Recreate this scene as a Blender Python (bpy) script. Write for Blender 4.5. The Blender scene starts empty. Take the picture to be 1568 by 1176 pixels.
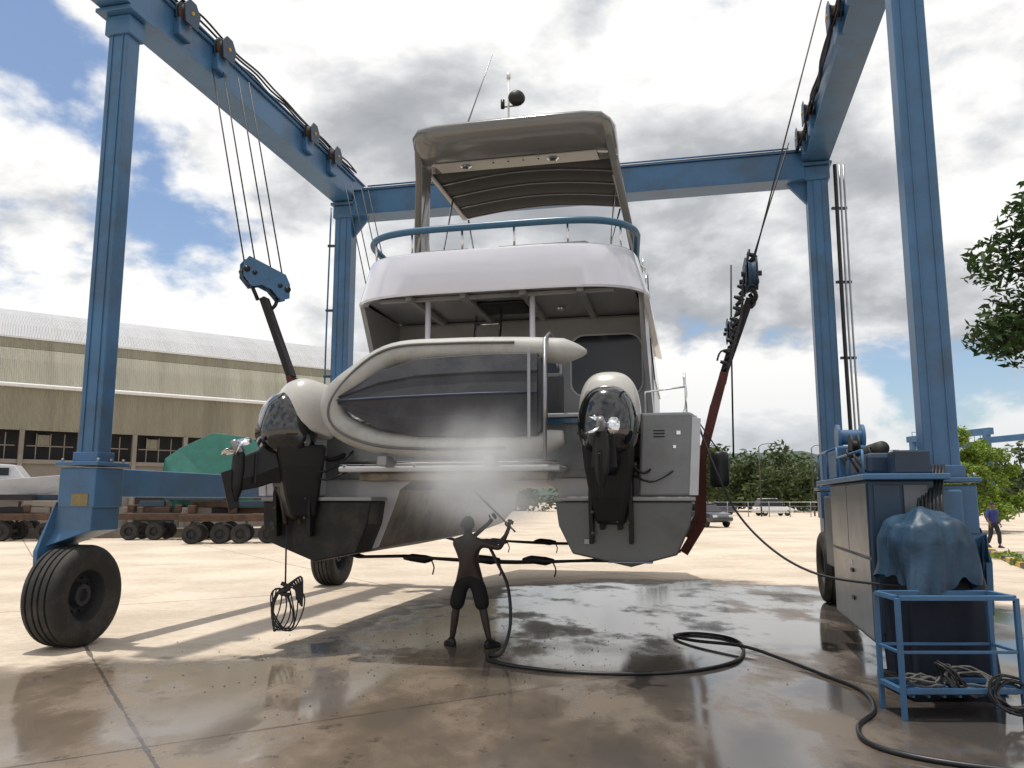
import bpy, bmesh, math, random
from mathutils import Vector, Matrix, noise as mnoise
random.seed(7)
S=bpy.context.scene
V=Vector
# ------------------------------------------------------------------ materials
def nn(t,ty,**k):
    n=t.nodes.new(ty)
    for a,b in k.items(): setattr(n,a,b)
    return n
def mat(name,col,rough=.5,metal=0,var=.2,scale=2.5,bump=0,bscale=30,coat=0,dirt=None,dscale=1.2,damt=.5,spec=None,wave=None,stretch=(1,1,1)):
    m=bpy.data.materials.new(name); m.use_nodes=True
    t=m.node_tree; p=t.nodes['Principled BSDF']; L=t.links
    tc=nn(t,'ShaderNodeTexCoord'); mp=nn(t,'ShaderNodeMapping'); mp.inputs['Scale'].default_value=stretch
    L.new(tc.outputs['Object'],mp.inputs[0])
    n=nn(t,'ShaderNodeTexNoise'); n.inputs['Scale'].default_value=scale; n.inputs['Detail'].default_value=6
    n.inputs['Roughness'].default_value=.65
    L.new(mp.outputs[0],n.inputs['Vector'])
    mr=nn(t,'ShaderNodeMapRange'); mr.inputs[1].default_value=.3; mr.inputs[2].default_value=.7
    L.new(n.outputs[0],mr.inputs[0])
    mx=nn(t,'ShaderNodeMix',data_type='RGBA')
    mx.inputs[6].default_value=(*[c*(1-var) for c in col],1); mx.inputs[7].default_value=(*[min(1,c*(1+var*.5)) for c in col],1)
    L.new(mr.outputs[0],mx.inputs[0]); out=mx.outputs[2]
    if dirt:
        n2=nn(t,'ShaderNodeTexNoise'); n2.inputs['Scale'].default_value=dscale; n2.inputs['Detail'].default_value=9; n2.inputs['Roughness'].default_value=.7
        L.new(mp.outputs[0],n2.inputs['Vector'])
        r2=nn(t,'ShaderNodeMapRange'); r2.inputs[1].default_value=.48; r2.inputs[2].default_value=.68; r2.inputs[4].default_value=damt
        L.new(n2.outputs[0],r2.inputs[0])
        m2=nn(t,'ShaderNodeMix',data_type='RGBA'); m2.inputs[7].default_value=(*dirt,1)
        L.new(r2.outputs[0],m2.inputs[0]); L.new(out,m2.inputs[6]); out=m2.outputs[2]
    L.new(out,p.inputs['Base Color'])
    rr=nn(t,'ShaderNodeMapRange'); rr.inputs[3].default_value=max(.02,rough-.1); rr.inputs[4].default_value=min(1,rough+.12)
    L.new(n.outputs[0],rr.inputs[0]); L.new(rr.outputs[0],p.inputs['Roughness'])
    p.inputs['Metallic'].default_value=metal
    if coat: p.inputs['Coat Weight'].default_value=coat; p.inputs['Coat Roughness'].default_value=.08
    if spec is not None: p.inputs['Specular IOR Level'].default_value=spec
    if bump or wave:
        b=nn(t,'ShaderNodeBump'); b.inputs['Strength'].default_value=bump or 1
        if wave:
            w=nn(t,'ShaderNodeTexWave',bands_direction=wave[0]); w.inputs['Scale'].default_value=wave[1]
            L.new(tc.outputs['Object'],w.inputs['Vector']); b.inputs['Distance'].default_value=wave[2]; L.new(w.outputs['Fac'],b.inputs['Height'])
        else:
            nb=nn(t,'ShaderNodeTexNoise'); nb.inputs['Scale'].default_value=bscale; nb.inputs['Detail'].default_value=4
            b.inputs['Distance'].default_value=.01
            L.new(tc.outputs['Object'],nb.inputs['Vector']); L.new(nb.outputs[0],b.inputs['Height'])
        L.new(b.outputs[0],p.inputs['Normal'])
    return m
BLUE=mat('blue_paint',(.05,.145,.285),.36,0,.22,1.2,.15,60,dirt=(.05,.075,.10),dscale=1.5,damt=.6)
DBLUE=mat('dark_blue_paint',(.016,.045,.088),.45,0,.3,2,dirt=(.02,.022,.028),damt=.6)
GEL=mat('gelcoat',(.50,.51,.54),.22,0,.08,1.5,coat=.4,dirt=(.30,.29,.27),dscale=.9,damt=.35)
GELW=mat('coaming_white',(.66,.67,.75),.16,0,.05,1,coat=.7)
GELG=mat('gelcoat_shade',(.26,.26,.26),.3,0,.15,1.5,coat=.3,dirt=(.15,.145,.13),damt=.4)  # darker gelcoat copy; the shade below the flybridge overhang is put into its colour
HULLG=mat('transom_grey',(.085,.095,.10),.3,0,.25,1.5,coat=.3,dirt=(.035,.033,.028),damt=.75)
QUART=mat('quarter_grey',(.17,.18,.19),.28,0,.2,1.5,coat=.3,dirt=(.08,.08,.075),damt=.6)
ANTI=mat('antifouling',(.014,.014,.014),.45,0,.5,2,.3,20,dirt=(.05,.042,.03),dscale=3,damt=.7,spec=.3)
TUN=mat('hull_bottom',(.28,.235,.17),.4,0,.4,1.1,.2,20,dirt=(.025,.02,.015),dscale=1.8,damt=.95)
GLOSSB=mat('gloss_black',(.006,.006,.007),.08,0,.1,2,coat=1)
BLK=mat('black_plastic',(.009,.009,.010),.42,0,.3,4,spec=.35)
RUB=mat('rubber',(.02,.0195,.019),.75,0,.35,5,.3,60,dirt=(.09,.075,.06),dscale=3,damt=.5)
RIM=mat('rim_dark',(.018,.02,.025),.6,0,.3,5,dirt=(.06,.045,.03))
CHROME=mat('polished_steel',(.75,.75,.76),.12,1,.1,6)
STEEL=mat('steel',(.30,.31,.33),.35,.8,.2,6)
ROPE=mat('cable_black',(.012,.012,.013),.55,0,.3,10)
HOSE=mat('hose_rubber',(.014,.014,.016),.4,0,.3,10)
WIN=mat('tinted_glass',(.006,.008,.012),.05,0,.1,1)
COWLW=mat('cowl_white',(.50,.485,.455),.3,0,.1,2,coat=.3,dirt=(.28,.26,.22),dscale=2,damt=.4)
TUBEW=mat('dinghy_tube',(.40,.40,.38),.55,0,.15,3,.15,6,dirt=(.20,.19,.16),dscale=2,damt=.6)
DGREY=mat('dinghy_hull_grey',(.034,.036,.045),.55,0,.3,3,.25,50,dirt=(.08,.08,.085),dscale=1.5,damt=.5)
CANVAS=mat('bimini_canvas',(.028,.027,.026),.85,0,.2,2,.2,80)
TAUPE=mat('hardtop_grey',(.14,.137,.13),.2,0,.12,1,coat=.5)
UNDER=mat('hardtop_lining',(.30,.29,.27),.3,0,.1,2)
BSTRIPE=mat('blue_stripe',(.02,.08,.15),.25,0,.1,2,coat=.5)
RAILB=mat('blue_rail',(.03,.11,.20),.35,0,.15,3)
STRAP=mat('sling_red',(.10,.026,.018),.85,0,.3,6,.3,80,dirt=(.025,.018,.018),dscale=3,damt=.8)
STRAPB=mat('sling_black',(.018,.015,.016),.8,0,.3,6,.3,80)
TARP=mat('blue_tarp',(.022,.058,.105),.45,0,.25,3,.4,25,dirt=(.012,.025,.045),dscale=2,damt=.7,spec=.35)
DTARP=mat('dark_tarp',(.008,.014,.028),.6,0,.3,4,.4,10,spec=.3)
PANEL=mat('machine_panel',(.10,.115,.14),.3,.2,.25,1.5,.2,15,dirt=(.04,.038,.038),dscale=1.6,damt=.8)
YEL=mat('yellow_paint',(.55,.33,.03),.5,0,.2,6)
PLATE=mat('brass_plate',(.22,.17,.07),.4,.3,.2,20)
WHITE=mat('white_paint',(.7,.7,.69),.4,0,.1,4)
RUST=mat('rust',(.09,.05,.032),.8,0,.5,4,.3,30,dirt=(.03,.025,.022))
SILEN=mat('silencer_metal',(.06,.055,.05),.6,.3,.4,6)
SKIN=mat('skin',(.030,.017,.012),.5,0,.25,12)
SKINF=mat('skin_light',(.16,.09,.06),.45,0,.2,12)
SHORT=mat('shorts_black',(.008,.008,.010),.85,0,.3,12,.4,40)
SHIRTB=mat('shirt_blue',(.03,.045,.2),.8,0,.3,9)
TROUS=mat('trousers_dark',(.02,.02,.03),.8,0,.3,9)
HAIR=mat('hair_black',(.01,.009,.008),.6,0,.3,30)
TEAL=mat('teal_cover',(.015,.13,.10),.6,0,.3,2,.3,8)
CARD=mat('car_dark_paint',(.03,.035,.05),.2,0,.1,2,coat=.8)
ROOF=mat('metal_roof',(.66,.67,.69),.5,.0,.12,.3,1,wave=('X',1.9,.10),stretch=(1,.1,.1),dirt=(.42,.41,.39),damt=.5)
CLAD=mat('beige_cladding',(.60,.575,.47),.6,0,.2,.6,1,wave=('X',2.6,.08),stretch=(1,.12,.12),dirt=(.34,.32,.24),dscale=.7,damt=.6)
CLAD2=mat('old_cladding',(.38,.35,.26),.6,0,.25,.6,1,wave=('X',2.6,.08),stretch=(1,.12,.12),dirt=(.20,.18,.13),dscale=.7,damt=.6)
CONC=mat('concrete_wall',(.26,.23,.2),.85,0,.3,.6,.3,12,dirt=(.1,.09,.08))
DARK=mat('dark_interior',(.02,.02,.022),.8,0,.3,2)
# ------------------------------------------------------------------ mesh helpers
def E(name,loc=(0,0,0),rz=0):
    e=bpy.data.objects.new(name,None); S.collection.objects.link(e); e.location=loc; e.rotation_euler[2]=rz; e.empty_display_size=.2
    return e
def M(name,vs,fs,m,par=None,smooth=False,bevel=0,sub=0,midx=None,recalc=True):
    me=bpy.data.meshes.new(name); me.from_pydata([tuple(v) for v in vs],[],fs)
    if recalc:
        bm=bmesh.new(); bm.from_mesh(me); bmesh.ops.recalc_face_normals(bm,faces=bm.faces); bm.to_mesh(me); bm.free()
    for x in (m if isinstance(m,(list,tuple)) else [m]): me.materials.append(x)
    o=bpy.data.objects.new(name,me); S.collection.objects.link(o)
    if par: o.parent=par
    if midx:
        for i,k in enumerate(midx): me.polygons[i].material_index=k
    if smooth:
        for p in me.polygons: p.use_smooth=True
    if bevel:
        b=o.modifiers.new('b','BEVEL'); b.width=bevel; b.segments=2; b.limit_method='ANGLE'; b.angle_limit=math.radians(35)
    if sub:
        s=o.modifiers.new('s','SUBSURF'); s.levels=sub; s.render_levels=sub
    return o
CF=[(0,1,3,2),(4,6,7,5),(0,4,5,1),(2,3,7,6),(0,2,6,4),(1,5,7,3)]
def box(name,c,s,m,par=None,rot=None,bevel=.008):
    R=rot or Matrix.Identity(3)
    vs=[V(c)+R@V((i*s[0]/2,j*s[1]/2,k*s[2]/2)) for i in(-1,1) for j in(-1,1) for k in(-1,1)]
    return M(name,vs,CF,m,par,bevel=bevel)
def RZ(a): return Matrix.Rotation(a,3,'Z')
def frame(p,q,up=V((0,0,1))):
    d=(V(q)-V(p)).normalized(); r=d.cross(up)
    if r.length<1e-4: r=V((1,0,0))
    r.normalize(); u=r.cross(d); return d,r,u
def beam(name,p,q,w,h,m,par=None,bevel=.01,up=V((0,0,1)),w2=None,h2=None):
    d,r,u=frame(p,q,up); vs=[]
    for P,a,b in((V(p),w,h),(V(q),w2 or w,h2 or h)):
        for i in(-1,1):
            for k in(-1,1): vs.append(P+r*i*a/2+u*k*b/2)
    return M(name,vs,[(0,1,3,2),(4,6,7,5),(0,4,5,1),(2,3,7,6),(0,2,6,4),(1,5,7,3)],m,par,bevel=bevel)
def smoothpts(pts,n=6,closed=False):
    P=[V(p) for p in pts]; out=[]; N=len(P)
    rng=range(N if closed else N-1)
    for i in rng:
        a=P[(i-1)%N] if (closed or i>0) else P[0]; b=P[i]; c=P[(i+1)%N]; d=P[(i+2)%N] if (closed or i+2<N) else P[-1]
        for k in range(n):
            t=k/n; out.append(.5*((2*b)+(c-a)*t+(2*a-5*b+4*c-d)*t*t+(3*b-a-3*c+d)*t**3))
    if not closed: out.append(P[-1])
    return out
def tube(name,pts,r,m,par=None,seg=8,sm=0,closed=False,cap=True):
    P=smoothpts(pts,sm,closed) if sm else [V(p) for p in pts]
    N=len(P)
    if isinstance(r,(list,tuple)):
        R=[]
        for i in range(N):
            f=i/(N-1)*(len(r)-1); k=min(int(f),len(r)-2); R.append(r[k]*(1-(f-k))+r[k+1]*(f-k))
    else: R=[r]*N
    vs=[];fs=[]; prev=None
    for i in range(N):
        a=P[(i-1)%N] if (closed or i>0) else P[i]; b=P[(i+1)%N] if (closed or i<N-1) else P[i]
        d=(b-a).normalized() if (b-a).length>1e-9 else V((0,0,1))
        if prev is None:
            u=d.cross(V((0,0,1)));
            if u.length<1e-3: u=V((1,0,0))
            u.normalize()
        else:
            u=(prev-d*prev.dot(d)).normalized()
        prev=u; w=d.cross(u)
        for k in range(seg):
            an=2*math.pi*k/seg; vs.append(P[i]+(u*math.cos(an)+w*math.sin(an))*R[i])
    for i in range(N if closed else N-1):
        j=(i+1)%N
        for k in range(seg):
            l=(k+1)%seg; fs.append((i*seg+k,i*seg+l,j*seg+l,j*seg+k))
    if not closed and cap: fs.append(tuple(range(seg))[::-1]); fs.append(tuple((N-1)*seg+k for k in range(seg)))
    return M(name,vs,fs,m,par,smooth=True)
def loft(name,secs,m,par=None,smooth=False,bevel=0,cap=True,closed=True,sub=0,sharp=None):
    n=len(secs[0]); vs=[V(p) for s in secs for p in s]; fs=[]
    for i in range(len(secs)-1):
        for k in range(n if closed else n-1):
            l=(k+1)%n; fs.append((i*n+k,i*n+l,(i+1)*n+l,(i+1)*n+k))
    if cap: fs.append(tuple(range(n))[::-1]); fs.append(tuple((len(secs)-1)*n+k for k in range(n)))
    o=M(name,vs,fs,m,par,smooth=smooth,bevel=bevel,sub=sub)
    if sharp:
        try: o.data.set_sharp_from_angle(angle=math.radians(sharp))
        except Exception: pass
    return o
def ell(name,c,r,m,par=None,rot=None,p=1.0,seg=28,rings=16,z0=-1,fn=None):
    vs=[];fs=[]; R=rot or Matrix.Identity(3)
    f=lambda x:math.copysign(abs(x)**p,x)
    for i in range(rings+1):
        ph=-math.pi/2+math.pi*i/rings
        for k in range(seg):
            th=2*math.pi*k/seg
            q=V((f(math.cos(ph))*f(math.cos(th)),f(math.cos(ph))*f(math.sin(th)),max(z0,f(math.sin(ph)))))
            if fn: q=fn(q)
            vs.append(V(c)+R@V((q.x*r[0],q.y*r[1],q.z*r[2])))
    for i in range(rings):
        for k in range(seg):
            l=(k+1)%seg; fs.append((i*seg+k,i*seg+l,(i+1)*seg+l,(i+1)*seg+k))
    o=M(name,vs,fs,m,par,smooth=True,recalc=False)
    bm=bmesh.new(); bm.from_mesh(o.data); bmesh.ops.remove_doubles(bm,verts=bm.verts,dist=1e-5); bmesh.ops.recalc_face_normals(bm,faces=bm.faces); bm.to_mesh(o.data); bm.free()
    return o
def lathe(name,prof,c,ax,m,par=None,seg=40,mfn=None,smooth=True):
    ax=V(ax).normalized(); u=ax.cross(V((0,0,1)))
    if u.length<1e-3: u=V((1,0,0))
    u.normalize(); w=ax.cross(u); vs=[];fs=[];mi=[]
    for (r,a) in prof:
        for k in range(seg):
            an=2*math.pi*k/seg; vs.append(V(c)+ax*a+(u*math.cos(an)+w*math.sin(an))*max(r,1e-4))
    for i in range(len(prof)-1):
        for k in range(seg):
            l=(k+1)%seg; fs.append((i*seg+k,i*seg+l,(i+1)*seg+l,(i+1)*seg+k)); mi.append(mfn(prof[i],prof[i+1]) if mfn else 0)
    o=M(name,vs,fs,m,par,smooth=smooth,midx=mi,recalc=False)
    bm=bmesh.new(); bm.from_mesh(o.data); bmesh.ops.recalc_face_normals(bm,faces=bm.faces); bm.to_mesh(o.data); bm.free()
    if smooth:
        try: o.data.set_sharp_from_angle(angle=math.radians(40))
        except Exception: pass
    return o
# ------------------------------------------------------------------ camera
cam=bpy.data.cameras.new('camera'); co=bpy.data.objects.new('camera',cam); S.collection.objects.link(co)
co.location=(0,0,1.8); co.rotation_euler=(math.radians(98.2),0,0); cam.sensor_width=36; cam.lens=28.24; cam.clip_end=6000; cam.clip_start=.05
S.camera=co
# ------------------------------------------------------------------ sun + sky
sd=V((-1.3,.35,8.6)).normalized()
sl=bpy.data.lights.new('sun','SUN'); so=bpy.data.objects.new('sun',sl); S.collection.objects.link(so)
sl.energy=3.3; sl.angle=math.radians(1.0); sl.color=(1,.95,.87); so.rotation_euler=sd.to_track_quat('Z','Y').to_euler(); so.location=(0,0,60)
w=bpy.data.worlds.new('World'); S.world=w; w.use_nodes=True; t=w.node_tree; L=t.links; t.nodes.clear()
out=nn(t,'ShaderNodeOutputWorld')
sky=nn(t,'ShaderNodeTexSky',sky_type='NISHITA'); sky.sun_disc=False; sky.sun_elevation=math.asin(sd.z); sky.sun_rotation=math.atan2(sd.x,sd.y)
sky.air_density=1.0; sky.dust_density=1.2; sky.ozone_density=2
bg1=nn(t,'ShaderNodeBackground'); bg1.inputs[1].default_value=.14; L.new(sky.outputs[0],bg1.inputs[0])
tc=nn(t,'ShaderNodeTexCoord'); sp=nn(t,'ShaderNodeSeparateXYZ'); L.new(tc.outputs['Generated'],sp.inputs[0])
def mth(op,a,b=None,c=None,clamp=False):
    n=nn(t,'ShaderNodeMath',operation=op); n.use_clamp=clamp
    for i,x in enumerate((a,b,c)):
        if x is None: continue
        if isinstance(x,(int,float)): n.inputs[i].default_value=x
        else: L.new(x,n.inputs[i])
    return n.outputs[0]
def mrange(x,a,b,c=0,d=1,smooth=True):
    n=nn(t,'ShaderNodeMapRange'); n.interpolation_type='SMOOTHSTEP' if smooth else 'LINEAR'
    L.new(x,n.inputs[0]); n.inputs[1].default_value=a; n.inputs[2].default_value=b; n.inputs[3].default_value=c; n.inputs[4].default_value=d
    return n.outputs[0]
z=mth('MAXIMUM',sp.outputs[2],0.0); den=mth('ADD',z,.60)
px=mth('DIVIDE',sp.outputs[0],den); py=mth('DIVIDE',sp.outputs[1],den)
cb=nn(t,'ShaderNodeCombineXYZ'); L.new(px,cb.inputs[0]); L.new(py,cb.inputs[1]); L.new(mth('MULTIPLY',z,1.3),cb.inputs[2])
def noi(vec,scale,detail=9,rough=.58,off=(0,0,0),sc=(1,1,1),dist=0):
    mp=nn(t,'ShaderNodeMapping'); mp.inputs['Location'].default_value=off; mp.inputs['Scale'].default_value=sc
    L.new(vec,mp.inputs[0]); n=nn(t,'ShaderNodeTexNoise'); n.inputs['Scale'].default_value=scale; n.inputs['Detail'].default_value=detail; n.inputs['Roughness'].default_value=rough
    n.inputs['Distortion'].default_value=dist
    L.new(mp.outputs[0],n.inputs['Vector']); return n.outputs[0]
OFF=(3.1,1.7,.4)
n1=noi(cb.outputs[0],2.9,10,.55,OFF,dist=.12)
n1b=noi(cb.outputs[0],2.9,10,.55,(OFF[0]-.03,OFF[1]-.09,OFF[2]+.06),dist=.12)
big=noi(cb.outputs[0],1.1,3,.5,(7,2,1))
# clearer toward the left of the view, overcast to the right
bias=mrange(sp.outputs[0],-.50,-.1,.035,.12)
dn=mth('ADD',mth('ADD',n1,bias),mth('MULTIPLY',mth('SUBTRACT',big,.5),.3))
mask=mrange(dn,.44,.53)
thick=mrange(dn,.54,.82)
edge=mth('MULTIPLY',mth('SUBTRACT',n1,n1b),4.5)
shade=mth('ADD',mth('SUBTRACT',1.0,mth('MULTIPLY',thick,.70)),edge,clamp=True)
cr=nn(t,'ShaderNodeValToRGB'); e=cr.color_ramp.elements
e[0].position=0; e[0].color=(.38,.395,.42,1); e[1].position=1; e[1].color=(1.04,1.03,1.01,1)
x=e.new(.40); x.color=(.50,.515,.54,1); x=e.new(.72); x.color=(.75,.76,.78,1)
L.new(shade,cr.inputs[0])
hz=mrange(sp.outputs[2],0.0,.20,.6,0)
hm=nn(t,'ShaderNodeMix',data_type='RGBA'); L.new(hz,hm.inputs[0]); L.new(cr.outputs[0],hm.inputs[6]); hm.inputs[7].default_value=(.60,.64,.68,1)
bg2=nn(t,'ShaderNodeBackground'); L.new(hm.outputs[2],bg2.inputs[0]); bg2.inputs[1].default_value=1.0
ms=nn(t,'ShaderNodeMixShader'); L.new(mask,ms.inputs[0]); L.new(bg1.outputs[0],ms.inputs[1]); L.new(bg2.outputs[0],ms.inputs[2]); L.new(ms.outputs[0],out.inputs[0])
# ------------------------------------------------------------------ ground
gm=bpy.data.materials.new('wet_concrete'); gm.use_nodes=True; t=gm.node_tree; L=t.links; P=t.nodes['Principled BSDF']
tc=nn(t,'ShaderNodeTexCoord'); sp=nn(t,'ShaderNodeSeparateXYZ'); L.new(tc.outputs['Object'],sp.inputs[0]); OC=tc.outputs['Object']
X,Y=sp.outputs[0],sp.outputs[1]
def elf(cx,cy,rx,ry):
    a=mth('DIVIDE',mth('SUBTRACT',X,cx),rx); b=mth('DIVIDE',mth('SUBTRACT',Y,cy),ry)
    return mth('SUBTRACT',1.0,mth('SQRT',mth('ADD',mth('MULTIPLY',a,a),mth('MULTIPLY',b,b))))
f=mth('MAXIMUM',elf(3.3,9,6.2,9.8),elf(-.8,4.2,8.0,6.1))
e1=noi(OC,.55,8,.62); e2=noi(OC,2.2,8,.65,(4,4,0)); e3=noi(OC,.9,7,.6,(9,1,0),sc=(1,.55,1))
fw=mth('ADD',f,mth('MULTIPLY',mth('SUBTRACT',e1,.5),.5)); fw=mth('ADD',fw,mth('MULTIPLY',mth('SUBTRACT',e2,.5),.12))
wet=mrange(fw,-.05,.07)
gloss=mth('MULTIPLY',mrange(fw,.01,.10),mrange(e3,.36,.52,.45,1))
c1=noi(OC,.35,8,.6,(2,8,0)); c2=noi(OC,6,8,.7); c3=noi(OC,45,4,.7)
cm=nn(t,'ShaderNodeMix',data_type='RGBA'); cm.inputs[6].default_value=(.50,.415,.325,1); cm.inputs[7].default_value=(.68,.58,.475,1)
L.new(mrange(mth('ADD',mth('MULTIPLY',c1,.6),mth('MULTIPLY',c2,.4)),.38,.62),cm.inputs[0])
cs=nn(t,'ShaderNodeMix',data_type='RGBA',blend_type='MULTIPLY'); cs.inputs[0].default_value=1; L.new(cm.outputs[2],cs.inputs[6])
sv=mrange(c3,.3,.7,.88,1.03); cvv=nn(t,'ShaderNodeCombineXYZ'); [L.new(sv,cvv.inputs[i]) for i in range(3)]; L.new(cvv.outputs[0],cs.inputs[7])
wm=nn(t,'ShaderNodeMix',data_type='RGBA'); L.new(wet,wm.inputs[0]); L.new(cs.outputs[2],wm.inputs[6])
wc=nn(t,'ShaderNodeMix',data_type='RGBA'); wc.inputs[6].default_value=(.20,.155,.115,1); wc.inputs[7].default_value=(.065,.057,.052,1)
L.new(mth('ADD',mrange(e3,.35,.62,0,.55),mrange(X,-3.0,2.5,-.1,.5),clamp=True),wc.inputs[0])
L.new(wc.outputs[2],wm.inputs[7])
ca,sa=.534,-.845
U=mth('ADD',mth('MULTIPLY',X,ca),mth('MULTIPLY',Y,sa)); Vv=mth('SUBTRACT',mth('MULTIPLY',X,-sa),mth('MULTIPLY',Y,-ca))
def joint(c,off,per):
    k=mth('FRACT',mth('DIVIDE',mth('ADD',c,off),per)); k=mth('ABSOLUTE',mth('SUBTRACT',k,.5)); return mth('LESS_THAN',mth('MULTIPLY',k,per),mth('ADD',.010,mth('MULTIPLY',mth('SUBTRACT',e2,.42),.08)))
v0=.845*-4.2+.534*8.6
jn=mth('MAXIMUM',joint(Vv,6.0/2-v0+60,6.0),joint(U,2.2,9.0))
jm=nn(t,'ShaderNodeMix',data_type='RGBA'); L.new(mth('MULTIPLY',jn,.75),jm.inputs[0]); L.new(wm.outputs[2],jm.inputs[6]); jm.inputs[7].default_value=(.05,.04,.035,1)
gsp=mrange(noi(OC,3.2,9,.75,(5,5,0)),.57,.65,0,.65); gm2=nn(t,'ShaderNodeMix',data_type='RGBA'); L.new(mth('MULTIPLY',gsp,wet),gm2.inputs[0]); L.new(jm.outputs[2],gm2.inputs[6]); gm2.inputs[7].default_value=(.04,.032,.026,1)
L.new(gm2.outputs[2],P.inputs['Base Color'])
rg=nn(t,'ShaderNodeMix',data_type='FLOAT'); L.new(gloss,rg.inputs[0]); rg.inputs[2].default_value=.75; rg.inputs[3].default_value=.07; L.new(rg.outputs[0],P.inputs['Roughness'])
sg=nn(t,'ShaderNodeMix',data_type='FLOAT'); L.new(gloss,sg.inputs[0]); sg.inputs[2].default_value=.2; sg.inputs[3].default_value=.85; L.new(sg.outputs[0],P.inputs['Specular IOR Level'])
b=nn(t,'ShaderNodeBump'); b.inputs['Distance'].default_value=.01
L.new(mth('SUBTRACT',mth('ADD',mth('MULTIPLY',c2,.5),mth('MULTIPLY',c3,.25)),jn),b.inputs['Height'])
bs=nn(t,'ShaderNodeMix',data_type='FLOAT'); L.new(gloss,bs.inputs[0]); bs.inputs[2].default_value=.35; bs.inputs[3].default_value=.07; L.new(bs.outputs[0],b.inputs['Strength'])
L.new(b.outputs[0],P.inputs['Normal'])
M('ground',[(-2500,-300,0),(2500,-300,0),(2500,4500,0),(-2500,4500,0)],[(0,1,2,3)],gm)
# ------------------------------------------------------------------ wheels
def wheel(par,c,ax,R=.62,Wd=.5,nm='wheel',seg=48):
    k=R/.62; h=Wd/.5
    half=[(0,.10),(.07,.10),(.08,.14),(.13,.14),(.14,.08),(.16,.05),(.27,.04),(.30,.16),(.315,.20),(.34,.21),(.44,.245),(.54,.25),(.59,.225),(.612,.195),(.62,.165),(.62,.15),(.598,.145),(.598,.125),(.62,.12),(.62,.055),(.598,.05),(.598,.03),(.62,.025)]
    prof=[(r*k,a*h) for r,a in half]+[(r*k,-a*h) for r,a in reversed(half)]
    o=lathe(nm,prof,c,ax,[RUB,RIM],par,seg,mfn=lambda a,b:1 if max(a[0],b[0])<.318*k else 0)
    if R<.5: return o
    a=V(ax).normalized(); u=a.cross(V((0,0,1))).normalized(); ww=a.cross(u)
    for i in range(10):
        an=i*math.pi/5; pc=V(c)+a*.05*h+(u*math.cos(an)+ww*math.sin(an))*.21*k
        tube('wheel_nut',[pc,pc+a*.03],.016*k,RIM,par,6)
    return o
# ------------------------------------------------------------------ boat hoist
H=E('boat_hoist')
FL=V((-5.4,10.4,0));FR=V((4.5,8.5,0));RL=V((-3.8,17.7,0));RR=V((6.15,15.5,0))
up=V((0,0,1)); eL=(RL-FL).normalized(); eR=(RR-FR).normalized()
rotL=RZ(math.atan2(-eL.x,eL.y)); rotR=RZ(math.atan2(-eR.x,eR.y))
zb=8.5
for nm,P0,ro,zz,wc_,wd_ in(('column',FL,rotL,2.25,.31,.25),('column',RL,rotL,2.25,.40,.34),('column',FR,rotR,2.0,.34,.30),('column',RR,rotR,2.0,.40,.34)):
    e=eL if ro is rotL else eR
    c0=P0+up*zz; c1=P0+up*zb
    beam(nm,c0,c1,wc_,wd_,BLUE,H,.02,up=e)
    side=e.cross(up)
    for sg in(-1,1):
        beam('column_rib',c0+side*sg*.08-e*(wd_/2+.007)+up*.1,c1+side*sg*.08-e*(wd_/2+.007),.012,.014,BLUE,H,0,up=e)
    box('column_flange',P0+up*zz,(.62,.60,.05),BLUE,H,ro,.01)
    box('column_collar',P0+up*(zz+.09),(wc_+.06,wd_+.06,.13),BLUE,H,ro,.01)
    box('column_cap',P0+up*(zb-.04),(.56,.54,.06),BLUE,H,ro,.01)
    box('column_head',P0+up*(zb-.22),(wc_+.08,wd_+.08,.28),BLUE,H,ro,.02)
    for i in(-1,1):
        for j in(-1,0,1): tube('flange_bolt',[P0+ro@V((i*.26,j*.23,0))+up*(zz+.02),P0+ro@V((i*.26,j*.23,0))+up*(zz+.07)],.02,STEEL,H,6)
def girder(p,q,w,h,nm):
    beam(nm,p,q,w,h,BLUE,H,.015)
    d,r,u=frame(p,q)
    for s in(-1,1):
        beam(nm+'_lip',V(p)+u*s*(h/2+.012),V(q)+u*s*(h/2+.012),w+.09,.022,BLUE,H,.003)
girder(FL-eL*.5+up*(zb+.33),RL+eL*.5+up*(zb+.33),.40,.58,'top_side_beam')
girder(FR-eR*2.0+up*(zb+.33),RR+eR*.5+up*(zb+.33),.40,.58,'top_side_beam')
cr_=(RR-RL).normalized()
girder(RL+cr_*.24+up*(zb-.05),RR-cr_*.24+up*(zb-.05),.45,.55,'rear_cross_beam')
tube('cross_beam_rail',[RL+up*(zb+.42)+cr_*.5,RR+up*(zb+.42)-cr_*.5],.018,BLUE,H,6)
for i in range(9):
    q=RL+cr_*(.6+i*1.1); tube('rail_stanchion',[q+up*(zb+.25),q+up*(zb+.42)],.014,BLUE,H,6)
tube('hydraulic_line',[RL+cr_*.4+up*(zb+.27)-V((0,.2,0)),RR-cr_*.4+up*(zb+.27)-V((0,.2,0))],.03,ROPE,H,6)
for a,d in((RL,cr_),(RR,-cr_)):
    loft('corner_gusset',[[a+d*.2+up*(zb-.32)+V((0,yy,0)),a+d*.6+up*(zb-.32)+V((0,yy,0)),a+d*.2+up*(zb-.8)+V((0,yy,0))] for yy in(-.04,.04)],BLUE,H,bevel=.004)
beam('low_side_beam',FL+eL*.25+up*2.02,RL-eL*.25+up*2.02,.30,.37,BLUE,H,.015)
beam('low_side_beam',FR+eR*.3+up*1.75,RR-eR*.25+up*1.75,.30,.37,BLUE,H,.015)
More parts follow.
